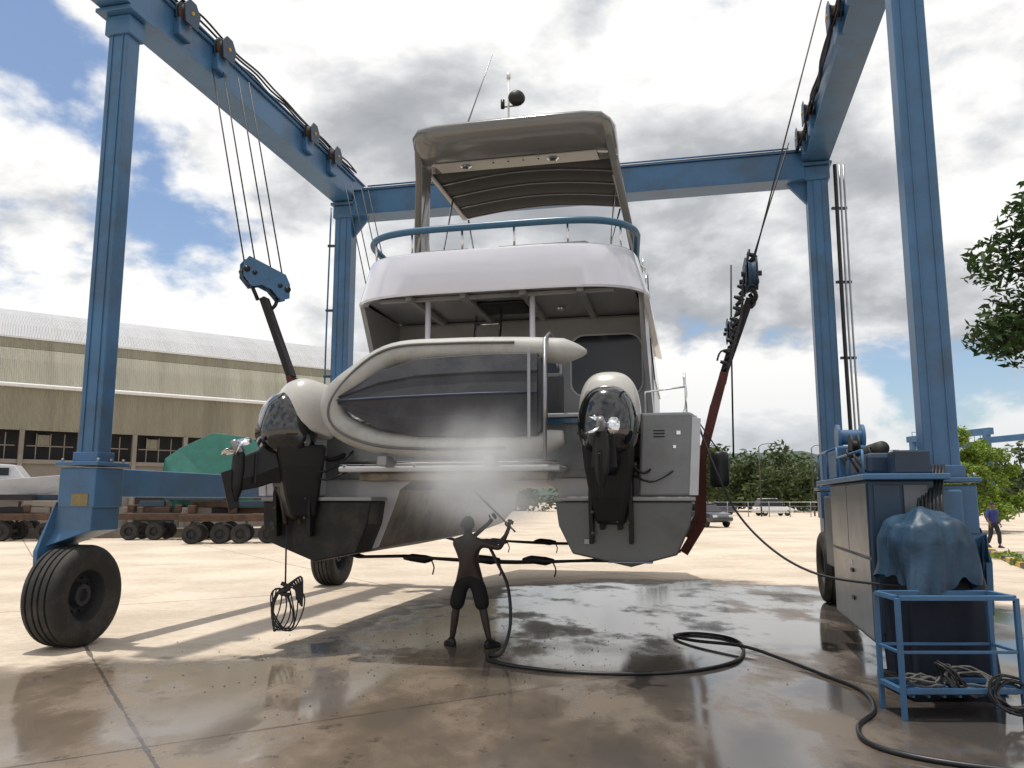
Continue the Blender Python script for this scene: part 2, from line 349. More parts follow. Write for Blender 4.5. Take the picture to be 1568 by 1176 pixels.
def bogie(P0,e,ro,zt,osg,wc):
    s=e.cross(up)
    box('leg_base',P0+up*(zt-.27),(.54,.52,.5),BLUE,H,ro,.02)
    box('leg_neck',P0+up*(zt-.65),(.46,.44,.30),BLUE,H,ro,.02)
    c=V(wc)+s*osg*.31; B=V((P0.x,P0.y,0))
    pts=[]
    for off in(-.03,.03):
        o_=c+s*off
        pts.append([o_-e*.30+up*.05,o_-e*.34+up*.55,B+s*osg*.27-e*.27+up*(zt-.45),B+s*osg*.27+e*.27+up*(zt-.45),o_+e*.34+up*.55,o_+e*.20+up*-.05,o_-up*.18])
    loft('wheel_fork',pts,BLUE,H,bevel=.006)
    loft('fork_crown',[[B+s*osg*.33+e*k+up*(zt-.50),B+s*osg*.33+e*k+up*(zt-.80),V((wc[0],wc[1],0))+s*osg*.27+e*k+up*1.22,B-s*osg*.24+e*k+up*(zt-.80),B-s*osg*.24+e*k+up*(zt-.50)] for k in(-.25,.25)],BLUE,H,bevel=.01)
    tube('axle',[V(wc)+s*osg*.36,V(wc)],.07,STEEL,H,12)
    wheel(H,wc,s,.62,.5)
bogie(FL,eL,rotL,2.22,-1,V((-5.50,10.35,.62)))
bogie(RL,eL,rotL,2.22,-1,V((-3.85,17.6,.62)))
bogie(FR,eR,rotR,1.97,1,V((4.6,8.7,.62)))
bogie(RR,eR,rotR,1.97,1,V((5.75,14.6,.62)))
box('data_plate',FL+rotL@V((.06,-.265,1.80)),(.24,.006,.15),PLATE,H,rotL,.0)
def along(A,e,s0,s1,lat,zz,r,wob=.03,m=ROPE):
    s=e.cross(up); n=14
    tube('beam_cable',[A+e*(s0+(s1-s0)*i/n)+s*(lat+random.uniform(-wob,wob))+up*(zz+random.uniform(-wob,wob)) for i in range(n+1)],r,m,H,6,3)
for i in range(3): along(FL,eL,-.3,7.4,.20+.03*i,zb+.70+.03*i,.018)
for i in range(5): along(FR,eR,-1.9,7.4,-.24-.03*i,zb+.52-.07*i,.018,.04)
along(FL,eL,0,7.4,.225,zb+.55,.03,.008,BLUE)
def sheave(A,e,s,lat,zz,R=.16):
    sd2=e.cross(up); c=A+e*s+sd2*lat+up*zz
    lathe('sheave',[(0,.05),(.05,.05),(.06,.03),(R*.8,.03),(R,.05),(R*.88,0),(R,-.05),(R*.8,-.03),(.06,-.03),(0,-.05)],c,sd2,RUST,H,24)
    tube('sheave_pin',[c-sd2*.1,c+sd2*.1],.03,YEL,H,10)
    for k in(-1,1):
        q=c+sd2*k*.075
        loft('sheave_cheek',[[q+sd2*o+e*a+up*b for a,b in((-.2,.06),(-.08,.2),(.08,.2),(.2,.06),(.15,-.2),(-.15,-.2))] for o in(-.01,.01)],DBLUE,H,bevel=.004)
for s_ in(.9,1.9,5.0,6.1):
    sheave(FL,eL,s_,.32,zb+.55); sheave(FR,eR,s_+.6,-.32,zb+.40)
    box('sheave_bracket',FL+eL*s_+eL.cross(up)*.25+up*(zb+.3),(.12,.30,.28),BLUE,H,rotL,.02)
    box('sheave_bracket',FR+eR*(s_+.6)-eR.cross(up)*.25+up*(zb+.15),(.12,.30,.28),BLUE,H,rotR,.02)
for s_ in(.2,2.8,3.9,6.9):
    box('beam_lug',FL+eL*s_+up*(zb+.70),(.12,.3,.12),DBLUE,H,rotL,.02); box('beam_lug',FR+eR*s_+up*(zb+.70),(.12,.3,.12),DBLUE,H,rotR,.02)
B0=V((-.55,9.75,0)); fx=V((.977,-.213,0)); fy=V((.213,.977,0))
def W(x,y,z): return B0+fx*x+fy*y+up*z
def block(x,y,z,sx,face):
    c=W(x,y,z)
    n=(fy*.75+fx*.66).normalized() if face else fy; a_=n.cross(up).normalized()
    w2=.36 if face else .28
    for o in(-.10,.10) if face else (-.07,.07):
        prof=[(-w2,-.10),(-w2*.8,-.22),(w2*.8,-.22),(w2,-.10),(w2,.12),(w2*.62,.22),(w2*.2,.12),(-w2*.2,.12),(-w2*.62,.22),(-w2,.12)]
        loft('block_cheek',[[c+a_*(o+k)+n*a+up*(-b_+ (a*-.35 if face else 0)) for a,b_ in prof] for k in(-.012,.012)],BLUE if face else DBLUE,H,bevel=.006)
    for q in(-.2,.2):
        dz=up*(q*-.35 if face else 0)
        lathe('block_sheave',[(0,.04),(.15,.04),(.17,.05),(.145,0),(.17,-.05),(.15,-.04),(0,-.04)],c+n*q+dz,a_,DBLUE,H,20)
        tube('block_pin',[c+n*q-a_*.13+dz,c+n*q+a_*.13+dz],.035,BLK,H,10)
        tube('block_shackle',[c+n*q+dz+up*-.18,c+n*q*.8+dz+a_*.05+up*-.30,c+n*q*.5+dz+up*-.38],.03,BLK,H,8,3)
    for q in((-.32,.32) if face else ()): tube('block_bolt',[c+n*q-a_*.13-up*(.35*q if face else 0),c+n*q+a_*.13-up*(.35*q if face else 0)],.05,BLK,H,8)
def sling(y,xl,zl,xr,zr,tl,tr,xlh=-2.80,xrh=2.80):
    for sx,x,zc,tx in((-1,xl,zl,tl),(1,xr,zr,tr)):
        for i in range(4):
            o=(-.27,-.11,.11,.27)[i]
            tube('hoist_cable',[W(tx+(o*.6 if sx<0 else 0),y+o*1.0,zb+.1),W(x+(o*.6 if sx<0 else 0),y+o,zc+.05)],.011,ROPE,H,6)
        block(x,y,zc,sx,sx<0)
    def ribbon(nm,pts,wd,th,m):
        for a,b_ in zip(pts,pts[1:]):
            beam(nm,W(*a),W(*b_),wd,th,m,H,.004,up=(W(*b_)-W(*a)).cross(fy).normalized())
    xrm=(xr*.45+xrh*.55); xlm=(xl*.4+xlh*.6)
    ribbon('sling_pennant',[(xr-.02,y,zr-.30),(xrm,y,zr*.45+2.4*.55)],.17,.10,STRAPB)
    ribbon('sling',[(xrm,y,zr*.45+2.4*.55),(xrh,y,2.35),(2.77,y,1.5),(2.53,y,1.12)],.28,.11,STRAP)
    ribbon('sling_pennant',[(xl,y,zl-.28),(xlm,y,zl*.4+2.6*.6)],.17,.09,STRAPB)
    ribbon('sling',[(xlm,y,zl*.4+2.6*.6),(xlh,y,2.35),(-2.72,y,1.5),(-2.49,y,1.14)],.26,.06,STRAP)
    ribbon('sling',[(-2.49,y,1.14),(-1.95,y,1.0),(-1.3,y,1.02)],.26,.03,STRAPB)
    ribbon('sling',[(2.49,y,1.14),(1.95,y,1.0),(1.3,y,1.0)],.26,.03,STRAPB)
    for o,dz in((-.05,0),(.06,-.02)):
        tube('sling_rope',[W(-1.35,y+o,1.02),W(-.6,y+o,.99+dz),W(.3,y+o*.5,.97+dz),W(1.35,y+o,1.0)],.022,ROPE,H,6,4)
    for xx in(-1.1,-.15,.6):
        tube('sling_shackle',[W(xx-.22,y,.99),W(xx-.1,y,1.0),W(xx+.1,y,.98),W(xx+.22,y,.99)],[.02,.055,.06,.02],BLK,H,10,3)
        tube('sling_tail',[W(xx+.2,y-.05,.98),W(xx+.25,y-.07,.88),W(xx+.23,y-.07,.78)],.010,ROPE,H,6,3)
sling(1.5,-3.65,5.13,3.51,4.75,-4.42,4.6)
sling(6.3,-3.5,5.25,3.5,5.0,-4.3,4.7)
cr5=random.Random(12)
for k in range(11):
    f_=k/10; c=W(3.52-.40*f_+cr5.uniform(-.03,.03),1.42,5.0-1.45*f_)
    tube('lashing_knot',[c+V((-.05,0,.06)),c+V((.05,-.02,.01)),c+V((-.03,0,-.06))],[.02,.04,.02],BLK,H,8,3)
tube('lashing_line',[W(3.50,1.36,5.1),W(3.40,1.34,4.6),W(3.36,1.36,4.2),W(3.22,1.36,3.7),W(3.12,1.4,3.3)],.018,ROPE,H,6,5)
tube('lashing_tail',[W(3.22,1.3,3.75),W(3.08,1.28,3.72),W(3.03,1.28,3.6)],.014,ROPE,H,6,3)
tube('loose_line',[W(3.32,2.4,5.2),W(3.28,2.4,4.0),W(3.25,2.4,2.4)],.014,ROPE,H,6)
for dx in(.0,.09,.17):
    tube('hydraulic_line',[RR+V((.27+dx,-.3,8.4)),RR+V((.25+dx,-.32,5)),RR+V((.28+dx,-.3,2.2))],.02 if dx else .04,STEEL if dx else ROPE,H,6,4)
tube('hydraulic_line',[RL+V((-.33,-.1,8.4)),RL+V((-.35,-.1,5)),RL+V((-.33,-.1,2.3))],.02,BLUE,H,6,4)
for k in range(4):
    box('line_clamp',RR+V((.32,-.28,3+k*1.5)),(.3,.06,.05),DBLUE,H,None,.005); box('line_clamp',RL+V((-.28,-.1,3+k*1.5)),(.2,.06,.05),DBLUE,H,None,.005)
sR=eR.cross(up)
def Rp(a,b_,z): return V((3.6,8.2,0))+eR*a+sR*b_+up*z
def rbox(nm,a,b_,z0,z1,a1,b1,m,bev=.015): return box(nm,Rp((a+a1)/2,(b_+b1)/2,(z0+z1)/2),(abs(b1-b_),abs(a1-a),z1-z0),m,H,rotR,bev)
rbox('machine_house',0,.0,.38,2.0,2.45,.62,DBLUE,.02)
rbox('machine_side_panel',.05,-.012,.42,1.2,2.4,.0,PANEL,.004)
rbox('machine_side_panel',.05,-.012,1.23,1.96,1.2,.0,PANEL,.004)
rbox('machine_side_panel',1.23,-.012,1.23,1.96,2.4,.0,PANEL,.004)
for z_ in(.7,1.0): rbox('panel_handle',1.0,-.03,z_,z_+.04,1.14,-.012,BLK,.004)
rbox('machine_label',1.05,-.018,1.08,1.13,1.10,-.012,WHITE,0); rbox('machine_label',1.15,-.018,1.08,1.13,1.20,-.012,WHITE,0)
rbox('machine_front_plate',-.02,.05,.5,1.95,.0,.30,DBLUE,.004)
rbox('machine_front_plate',-.025,.33,.5,1.95,.0,.55,PANEL,.004)
rbox('machine_deck',-.1,-.05,2.0,2.06,3.4,.75,BLUE,.01)
rbox('engine_block',.5,.1,2.06,2.30,1.9,.6,DBLUE,.05)
rbox('hydraulic_tank',2.1,.05,2.06,2.48,3.1,.5,BLUE,.03)
rbox('control_cabinet',.05,.28,2.06,2.30,.38,.62,DBLUE,.02)
tube('exhaust_silencer',[Rp(.7,.3,2.36),Rp(1.3,.3,2.36)],.08,SILEN,H,16)
lathe('winch_drum',[(0,.17),(.17,.17),(.17,.13),(.10,.13),(.10,-.13),(.17,-.13),(.17,-.17),(0,-.17)],Rp(2.6,.3,2.62),sR,BLUE,H,24)
lathe('hose_reel',[(0,.05),(.14,.05),(.14,.03),(.07,.03),(.07,-.03),(.14,-.03),(.14,-.05),(0,-.05)],Rp(1.75,.2,2.45),sR,ROPE,H,24)
for i in range(5):
    a=i*.8; tube('deck_rail_post',[Rp(a,-.03,2.05),Rp(a,-.03,2.42 if a>1.5 else 2.3)],.014,BLUE,H,6)
tube('deck_rail',[Rp(1.6,-.03,2.42),Rp(3.3,-.03,2.42)],.016,BLUE,H,6); tube('deck_rail',[Rp(0,-.03,2.3),Rp(1.6,-.03,2.3)],.014,BLUE,H,6)
for i in range(12):
    x0,y0=random.uniform(.4,2.6),random.uniform(.0,.4)
    tube('hydraulic_hose',[Rp(x0,y0,2.1),Rp(x0+.08,y0-.1,2.28+random.random()*.14),Rp(x0+.45,y0+.1,2.28),Rp(x0+.6,y0+.2,2.06)],.014,ROPE,H,6,5)
for i in range(7):
    tube('down_hose',[FR+V((-.28+.035*i,-.22,2.15)),Rp(-.06-.02*i,.45+.03*i,1.7),Rp(-.08,.56+.03*i,1.0),Rp(-.05,.66+.02*i,.4)],.015,ROPE,H,6,5)
rbox('lower_rear_box',2.5,.05,.9,1.85,3.5,.55,DBLUE,.02)
rbox('leg_bracket',.1,.6,1.2,1.9,.7,.9,BLUE,.02)
# ------------------------------------------------------------------ tarp covered generator
TG=E('tarp_covered_generator')
def drape(nm,c,rx,ry,zt,zbm,m,k,seed,sag,peak=.03):
    vs=[];fs=[];seg=96;rings=30
    for j in range(rings+1):
        f_=j/rings
        for i in range(seg):
            a=2*math.pi*i/seg; ca_,sa_=math.cos(a),math.sin(a)
            sq=1/max(abs(ca_),abs(sa_))**.6
            if f_<.28: rr=(f_/.28)*.84; dz=peak*(1-f_/.28)
            else: rr=.84+.16*min(1,(f_-.28)/.2)+.10*(f_-.43 if f_>.43 else 0); dz=0
            hh=0 if f_<.28 else (f_-.28)/.72
            fold=(mnoise.noise(V((ca_*k,sa_*k,seed+hh*.6)))*.22+mnoise.noise(V((ca_*k*2.2+hh,sa_*k*2.2,seed+hh*1.2)))*.14)*(.3+hh)*(1 if f_>.1 else f_*10)
            low=mnoise.noise(V((ca_*.8,sa_*.8,seed+9)))*sag
            r_=rr*sq*(1+fold)
            zz=zt+dz+ .09*mnoise.noise(V((ca_*rr*2.4,sa_*rr*2.4,seed))) - (hh**1.15)*(zt-zbm+low) - .12*rr*rr
            vs.append((c[0]+ca_*rx*r_,c[1]+sa_*ry*r_,zz))
    for j in range(rings):
        for i in range(seg):
            l=(i+1)%seg; fs.append((j*seg+i,j*seg+l,(j+1)*seg+l,(j+1)*seg+i))
    return M(nm,vs,fs,m,TG,smooth=True)
drape('lower_cover',(4.05,7.95),.40,.36,1.48,.14,DTARP,2.0,3,.06)
drape('tarp',(3.90,7.72),.34,.36,1.66,1.16,TARP,1.9,8,.30,.06)
box('skid',(4.0,7.9,.10),(.8,.7,.1),BLK,TG)
for x_,y_ in((3.7,7.65),(4.3,7.65),(3.7,8.15),(4.3,8.15)): box('skid_foot',(x_,y_,.03),(.1,.1,.06),BLK,TG)
# ------------------------------------------------------------------ basket
K=E('steel_basket')
bx0,bx1,by0,by1,bz0,bz1=3.24,4.24,6.95,7.35,.20,.98
cs_=[(bx0,by0),(bx1,by0),(bx1,by1),(bx0,by1)]
for (x_,y_) in cs_: beam('post',(x_,y_,0.0),(x_,y_,bz1),.04,.04,BLUE,K,.004,up=V((0,1,0)))
for z_,th in((bz1,.045),(bz0+.03,.045),(.54,.028)):
    for i in range(4):
        a,b_=cs_[i],cs_[(i+1)%4]
        da=(V((*b_,0))-V((*a,0))).normalized()*.021
        beam('rail',V((*a,z_))+da,V((*b_,z_))-da,th,th-.004,BLUE,K,.004)
box('floor_plate',((bx0+bx1)/2,(by0+by1)/2,bz0),(bx1-bx0-.06,by1-by0-.06,.01),BLUE,K,None,0)
for i in range(7): 
    xx=bx0+.1+i*.13
    beam('floor_bar',(xx,by0+.03,bz0-.02),(xx,by1-.03,bz0-.02),.02,.02,BLUE,K,0)
RP=mat('rope_grey',(.10,.095,.09),.8,0,.4,20)
def coil(nm,c,R,n,m,r,par=None,tilt=None,seed=0):
    rnd=random.Random(seed); pts=[]
    T=tilt or Matrix.Identity(3)
    for k in range(n*10):
        a=k/10*2*math.pi; rr=R*(1+.25*math.sin(k*.37+seed)+rnd.uniform(-.06,.06))
        pts.append(V(c)+T@V((rr*math.cos(a),rr*.8*math.sin(a),rnd.uniform(0,.05)+.02*math.sin(k*.21))))
    return tube(nm,pts,r,m,par,6,2)
coil('coiled_rope',(3.5,7.15,.25),.14,5,RP,.011,K,None,1)
coil('rope_tangle',(3.9,7.12,.26),.17,7,RP,.010,K,Matrix.Rotation(.5,3,'X'),2)
coil('rope_tangle',(4.12,6.93,.2),.16,6,ROPE,.011,K,Matrix.Rotation(1.1,3,'X'),3)
coil('rope_tangle',(3.7,7.1,.3),.13,4,ROPE,.010,K,Matrix.Rotation(.9,3,'Y'),5)
# ------------------------------------------------------------------ catamaran
C=E('power_catamaran',B0,math.atan2(-fy.x,fy.y))
def hullsec(y,k=1.0,lift=0.0,dk=2.75,tun=2.05):
    xc=1.93
    def q(x,z): return (xc+(x-xc)*k, z)
    half=[q(2.72,dk),(q(2.68,2.2)),(q(2.62,1.55)),(q(2.47,1.2+lift)),(q(1.95,1.05+lift)),(q(1.3,1.2+lift)),(q(1.14,1.6+lift*.6)),(q(1.02,tun-.12)),(.85 if k>.6 else 1.0,tun)]
    R_=[(x,y,z) for x,z in half]
    L_=[(-x,y,z) for x,z in reversed(half)]
    return R_+L_
secs=[hullsec(.5),hullsec(2),hullsec(4,1,0,2.8),hullsec(6,.97,.02,2.85),hullsec(8,.85,.1,2.95),hullsec(9.6,.62,.3,3.05,2.15),hullsec(10.8,.33,.7,3.12,2.3),hullsec(11.6,.08,1.3,3.2,2.6)]
hull=loft('hull',secs,[GEL,ANTI,TUN],C)
for p in hull.data.polygons:
    c=p.center
    if len(p.vertices)>4: p.material_index=0; continue
    if c.z<1.62 and abs(c.x)>1.4: p.material_index=1
    if abs(c.x)<1.4 and c.z<2.3: p.material_index=2
bm_=hull.modifiers.new('b','BEVEL'); bm_.width=.05; bm_.segments=3; bm_.limit_method='ANGLE'; bm_.angle_limit=math.radians(22)
for s in(-1,1):
    low=[(2.66,1.78),(2.62,1.5),(2.47,1.18),(1.95,1.04),(1.28,1.18),(1.12,1.5),(1.08,1.78)]
    if s<0: low=[(2.68,1.78),(2.66,1.5),(2.54,1.26),(1.95,1.04),(1.40,1.15),(1.26,1.5),(1.22,1.78)]
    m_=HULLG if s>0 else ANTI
    xi=1.07 if s>0 else 1.20
    loft('stern_step',[[(s*x,y,zz) for x,zz in low] for y in(0,.52)],m_,C,bevel=.02)
    loft('stern_step_top',[[(s*x,y,zz) for x,zz in((2.69,1.785),(2.69,1.835),(xi,1.835),(xi,1.785))] for y in(-.035,.51)],GELG,C,bevel=.012)
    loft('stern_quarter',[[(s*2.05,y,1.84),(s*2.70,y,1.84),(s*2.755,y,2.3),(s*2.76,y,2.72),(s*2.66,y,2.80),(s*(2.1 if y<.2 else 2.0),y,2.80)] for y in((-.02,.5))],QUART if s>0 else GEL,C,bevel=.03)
    loft('quarter_edge',[[(s*2.62,y,1.85),(s*2.72,y,1.85),(s*2.775,y,2.72),(s*2.68,y,2.74)] for y in(-.035,-.02)],GEL,C,bevel=.004)
    loft('sheer_stripe',[[(s*(2.735 if y<7 else 1.93+(2.72-1.93)*kk+.015),y,dk-.02-.07),(s*((2.755 if y<7 else 1.93+(2.72-1.93)*kk+.035)),y,dk-.02-.07),(s*((2.755 if y<7 else 1.93+(2.72-1.93)*kk+.035)),y,dk+.01),(s*(2.735 if y<7 else 1.93+(2.72-1.93)*kk+.015),y,dk+.01)] for y,kk,dk in((.55,1,2.75),(4,1,2.8),(6,.97,2.85),(8,.85,2.95),(9.6,.62,3.05),(10.8,.33,3.12))],BSTRIPE,C)
for k in range(3): box('vent',(2.30,-.026,2.52+.035*k),(.13,.01,.014),BLK,C)
box('outlet',(2.52,-.026,2.56),(.05,.012,.05),CHROME,C); box('outlet',(2.47,-.026,2.40),(.04,.012,.04),CHROME,C)
box('drain_plug',(1.45,-.008,1.32),(.06,.012,.06),STEEL,C); box('trim_tab',(1.95,-.06,1.10),(.5,.14,.015),STEEL,C)
box('zinc_anode',(-2.5,-.012,1.5),(.12,.02,.06),SILEN,C)
loft('cockpit_coaming',[[(-2.03,y,2.06),(2.03,y,2.06),(2.03,y,2.78),(-2.03,y,2.78)] for y in(.42,.50)],QUART,C,bevel=.02)
box('coaming_stripe',(1.35,.38,2.76),(1.5,.1,.07),BSTRIPE,C)
box('coaming_cap',(0,.46,2.83),(4.1,.3,.05),GEL,C,None,.015)
box('swim_platform',(-.2,.12,2.17),(2.75,.66,.07),GEL,C,None,.025)
box('platform_brace',(-.2,.2,2.08),(2.4,.35,.10),TUN,C,None,.02)
tube('platform_rail',[(-1.55,-.25,2.24),(1.15,-.25,2.24)],.022,CHROME,C,8)
for x_ in(-1.5,-.6,.3,1.1): tube('platform_rail_foot',[(x_,-.25,2.24),(x_,-.05,2.19)],.018,CHROME,C,8)
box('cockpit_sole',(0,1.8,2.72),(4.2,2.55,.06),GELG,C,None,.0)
box('foredeck',(0,8.1,2.88),(4.0,2.2,.1),GEL,C,None,.03)
def cab(y,wb,wt,z0,z1): return [(-wb,y,z0),(wb,y,z0),(wb,y,z0+.9),(wt,y,z1),(-wt,y,z1),(-wb,y,z0+.9)]
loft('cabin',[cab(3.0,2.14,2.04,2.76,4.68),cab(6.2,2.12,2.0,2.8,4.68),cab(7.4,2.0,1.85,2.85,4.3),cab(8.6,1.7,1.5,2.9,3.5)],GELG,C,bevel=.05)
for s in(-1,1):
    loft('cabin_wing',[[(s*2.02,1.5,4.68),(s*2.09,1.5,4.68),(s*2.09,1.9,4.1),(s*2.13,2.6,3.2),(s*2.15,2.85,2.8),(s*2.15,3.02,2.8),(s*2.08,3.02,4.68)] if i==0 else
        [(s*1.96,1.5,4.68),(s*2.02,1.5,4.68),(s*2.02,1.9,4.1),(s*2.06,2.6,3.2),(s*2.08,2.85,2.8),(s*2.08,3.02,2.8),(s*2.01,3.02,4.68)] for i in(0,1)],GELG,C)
    loft('side_window',[[(s*2.150,3.5,3.7),(s*2.145,6.1,3.7),(s*2.07,5.9,4.4),(s*2.09,3.6,4.4)],[(s*2.12,3.5,3.7),(s*2.115,6.1,3.7),(s*2.04,5.9,4.4),(s*2.06,3.6,4.4)]],WIN,C)
def rrect(cx,cz,w_,h_,r,n=5):
    o=[]
    for (sx,sz,a0) in((1,1,0),(-1,1,90),(-1,-1,180),(1,-1,270)):
        for i in range(n+1):
            a=math.radians(a0+90*i/n); o.append((cx+sx*(w_/2-r)+r*math.cos(a)*1,cz+sz*(h_/2-r)+r*math.sin(a)))
    return o
def panel(nm,cx,cz,w_,h_,r,y,th,m): return loft(nm,[[(x,yy,zz) for x,zz in rrect(cx,cz,w_,h_,r)] for yy in(y,y-th)],m,C,bevel=.004)
panel('aft_window_frame',1.42,3.88,1.14,1.0,.22,2.999,.03,GEL)
panel('aft_window',1.42,3.88,1.08,.94,.2,2.98,.03,WIN)
panel('saloon_door',.25,3.55,.95,1.55,.08,2.999,.03,GEL)
panel('door_glass',.25,3.62,.85,1.35,.06,2.98,.03,WIN)
panel('aft_window_small',-.75,4.1,.85,.6,.08,2.999,.03,WIN)
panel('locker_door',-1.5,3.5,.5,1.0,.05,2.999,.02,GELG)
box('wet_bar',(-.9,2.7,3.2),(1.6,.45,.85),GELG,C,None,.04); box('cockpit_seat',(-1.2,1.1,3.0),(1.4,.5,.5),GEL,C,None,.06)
CUSH=mat('cushion_dark',(.04,.04,.045),.7); SEAT=mat('seat_taupe',(.10,.095,.09),.6)
box('cockpit_seat_back',(.4,.95,3.15),(1.3,.15,.6),CUSH,C,None,.05)
for x_ in(-1.3,-.2,.8): 
    lathe('cockpit_light',[(0,.02),(.06,.02),(.07,0),(0,0)],(x_,2.4,4.68),(0,0,-1),[CHROME],C,16)
for dx in(0,.4): tube('ladder_side',[(-.55+dx,1.9,2.8),(-.55+dx,2.5,4.65)],.022,CHROME,C,8)
for k in range(6): tube('ladder_tread',[(-.55,1.96+.1*k,3.0+.3*k),(-.15,1.96+.1*k,3.0+.3*k)],.02,CHROME,C,6)
def outl(w_,ya,yf,n=36,ex=.42,dp=1.0):
    pts=[(-w_,yf)]
    for i in range(n+1):
        a=math.pi+math.pi*i/n; cx=math.cos(a); sx=math.sin(a)
        pts.append((w_*math.copysign(abs(cx)**ex,cx), ya+dp+dp*math.copysign(abs(sx)**.8,sx)))
    pts.append((w_,yf)); return pts
def ring(prof,m,nm,yf=7.0):
    secs=[]
    for (w_,ya,zz) in prof: secs.append([(x,y,zz) for x,y in outl(w_,ya,yf)])
    return loft(nm,secs,m,C,smooth=True,cap=False,closed=False,sharp=32)
def slab(w_,ya,z0,z1,m,nm,yf=7.0):
    o=outl(w_,ya,yf)
    return loft(nm,[[(x,y,z0) for x,y in o],[(x,y,z1) for x,y in o]],m,C)
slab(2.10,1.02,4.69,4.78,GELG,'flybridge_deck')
ring([(2.06,1.08,4.66),(2.15,.985,4.63),(2.165,.97,4.66),(2.08,.985,4.95),(2.01,1.00,5.22),(2.00,1.01,5.24)],GELW,'flybridge_coaming')
ring([(2.00,1.01,5.241),(1.99,1.03,5.262),(1.93,1.09,5.262),(1.92,1.10,5.24),(1.97,1.10,4.79)],GEL,'coaming_cap_rail')
for x_ in(-1.2,-.4,.45,1.25): box('overhead_beam',(x_,2.0,4.64),(.09,1.7,.08),GELG,C,None,.01)
box('overhead_hatch',(.0,2.1,4.66),(.7,.7,.05),BLK,C,None,.02)
box('overhead_trim',(0,1.35,4.65),(3.4,.07,.06),GELG,C,None,.01)
for x_ in(-.98,.55): tube('overhang_post',[(x_,1.4,2.75),(x_,1.4,4.66)],.042,GELW,C,12)
o=outl(2.0,1.08,3.0)
rp=[(-1.80,3.1,5.28),(-1.93,2.7,5.48)]+[(x,y,5.60) for x,y in o if y<2.05]+[(1.93,2.7,5.48),(1.80,3.1,5.28)]
tube('blue_top_rail',rp,.05,RAILB,C,10)
for x_ in(-1.8,-1.15,-.4,.35,1.1,1.8):
    yb=min(o,key=lambda p:abs(p[0]-x_)+(10 if p[1]>2.4 else 0))[1]; tube('rail_post',[(x_,yb+.05,5.25),(x_,yb+.02,5.58)],.016,CHROME,C,8)
for x_,s_ in((-.95,.9),(.1,.5),(.75,1.1)): 
    box('flybridge_seat',(x_,2.1,5.36),(s_,.22,.5),SEAT,C,Matrix.Rotation(.12,3,'X'),.08)
box('helm_console',(.5,5.0,5.3),(1.4,.5,1.0),GEL,C,None,.08)
for x_ in(.2,.9): box('helm_seat',(x_,4.2,5.6),(.5,.14,.7),CANVAS,C,None,.05); 
loft('windscreen',[[(-1.7,6.3,5.25),(1.7,6.3,5.25),(1.6,6.0,5.7),(-1.6,6.0,5.7)],[(-1.7,6.34,5.25),(1.7,6.34,5.25),(1.6,6.04,5.7),(-1.6,6.04,5.7)]],WIN,C)
for s in(-1,1):
    def sec(x,y,z_,lx,ly): return [(s*(x-lx),y-ly,z_),(s*(x+lx),y-ly,z_),(s*(x+lx),y+ly,z_),(s*(x-lx),y+ly,z_)]
    loft('arch_leg',[sec(1.96,4.3,4.75,.07,.5),sec(1.93,4.0,5.4,.065,.38),sec(1.78,3.4,6.3,.06,.26),sec(1.62,2.95,7.1,.06,.25),sec(1.55,2.75,7.45,.06,.33)],TAUPE,C,smooth=False,bevel=.03)
    loft('arch_fin',[[(s*(1.99),2.6,5.28),(s*1.99,4.1,5.0),(s*1.97,4.0,5.5),(s*1.62,3.2,7.0),(s*1.60,3.02,7.0),(s*1.9,3.3,5.65)],[(s*(1.95),2.6,5.28),(s*1.95,4.1,5.0),(s*1.93,4.0,5.5),(s*1.58,3.2,7.0),(s*1.56,3.02,7.0),(s*1.86,3.3,5.65)]],GELG,C)
    tube('canopy_strut',[(s*1.1,4.9,5.3),(s*1.3,5.2,6.4),(s*1.5,5.4,7.3)],.018,CHROME,C,8)
    tube('canopy_strut',[(s*1.45,3.3,5.4),(s*1.5,4.3,7.3)],.016,CHROME,C,8)
    tube('side_rail',[(s*2.0,2.6,5.35),(s*2.02,4.5,5.75),(s*1.95,6.6,5.7)],.018,CHROME,C,8)
    for y_ in(3.2,4.2,5.2,6.2): tube('side_rail_post',[(s*2.0,y_,5.2),(s*2.01,y_,5.62)],.014,CHROME,C,6)
    tube('deck_rail',[(s*2.6,.6,3.3),(s*2.62,4,3.45),(s*2.5,8,3.6),(s*2.0,11,3.8)],.016,CHROME,C,8,4)
    for y_ in(.6,1.8,3,4.2,5.4,6.6): tube('deck_rail_post',[(s*2.62,y_,2.78),(s*2.61,y_,3.34+.02*y_)],.013,CHROME,C,6)
    tube('stern_rail',[(s*2.15,.05,2.8),(s*2.15,.05,3.05),(s*2.6,.05,3.1),(s*2.6,.6,3.3)],.012,CHROME,C,8)
def htsec(x,k):
    return [(x,2.15+k,7.72),(x,2.10+k,7.66),(x,2.18+k,7.50),(x,2.38+k,7.36),(x,2.62+k*.6,7.30),(x,3.2,7.36),(x,3.22,7.50),(x,2.8,7.76),(x,2.35+k,7.80)]
xs=[(-1.66,.42),(-1.60,.22),(-1.48,.08),(-1.2,.02),(-.6,0),(0,0),(.6,0),(1.2,.02),(1.48,.08),(1.60,.22),(1.66,.42)]
def edge_drop(sec,x):
    d=max(0,abs(x)-1.45)*.35
    return [(a,b,c-d*(1 if c>7.55 else .1)) for a,b,c in sec]
loft('hardtop_visor',[edge_drop(htsec(x,k),x) for x,k in xs],TAUPE,C,smooth=True)
loft('hardtop_underpanel',[[(-1.35,2.66,7.275),(1.35,2.66,7.275),(1.35,3.15,7.335),(-1.35,3.15,7.335)],[(-1.35,2.66,7.295),(1.35,2.66,7.295),(1.35,3.15,7.355),(-1.35,3.15,7.355)]],UNDER,C,bevel=.004)
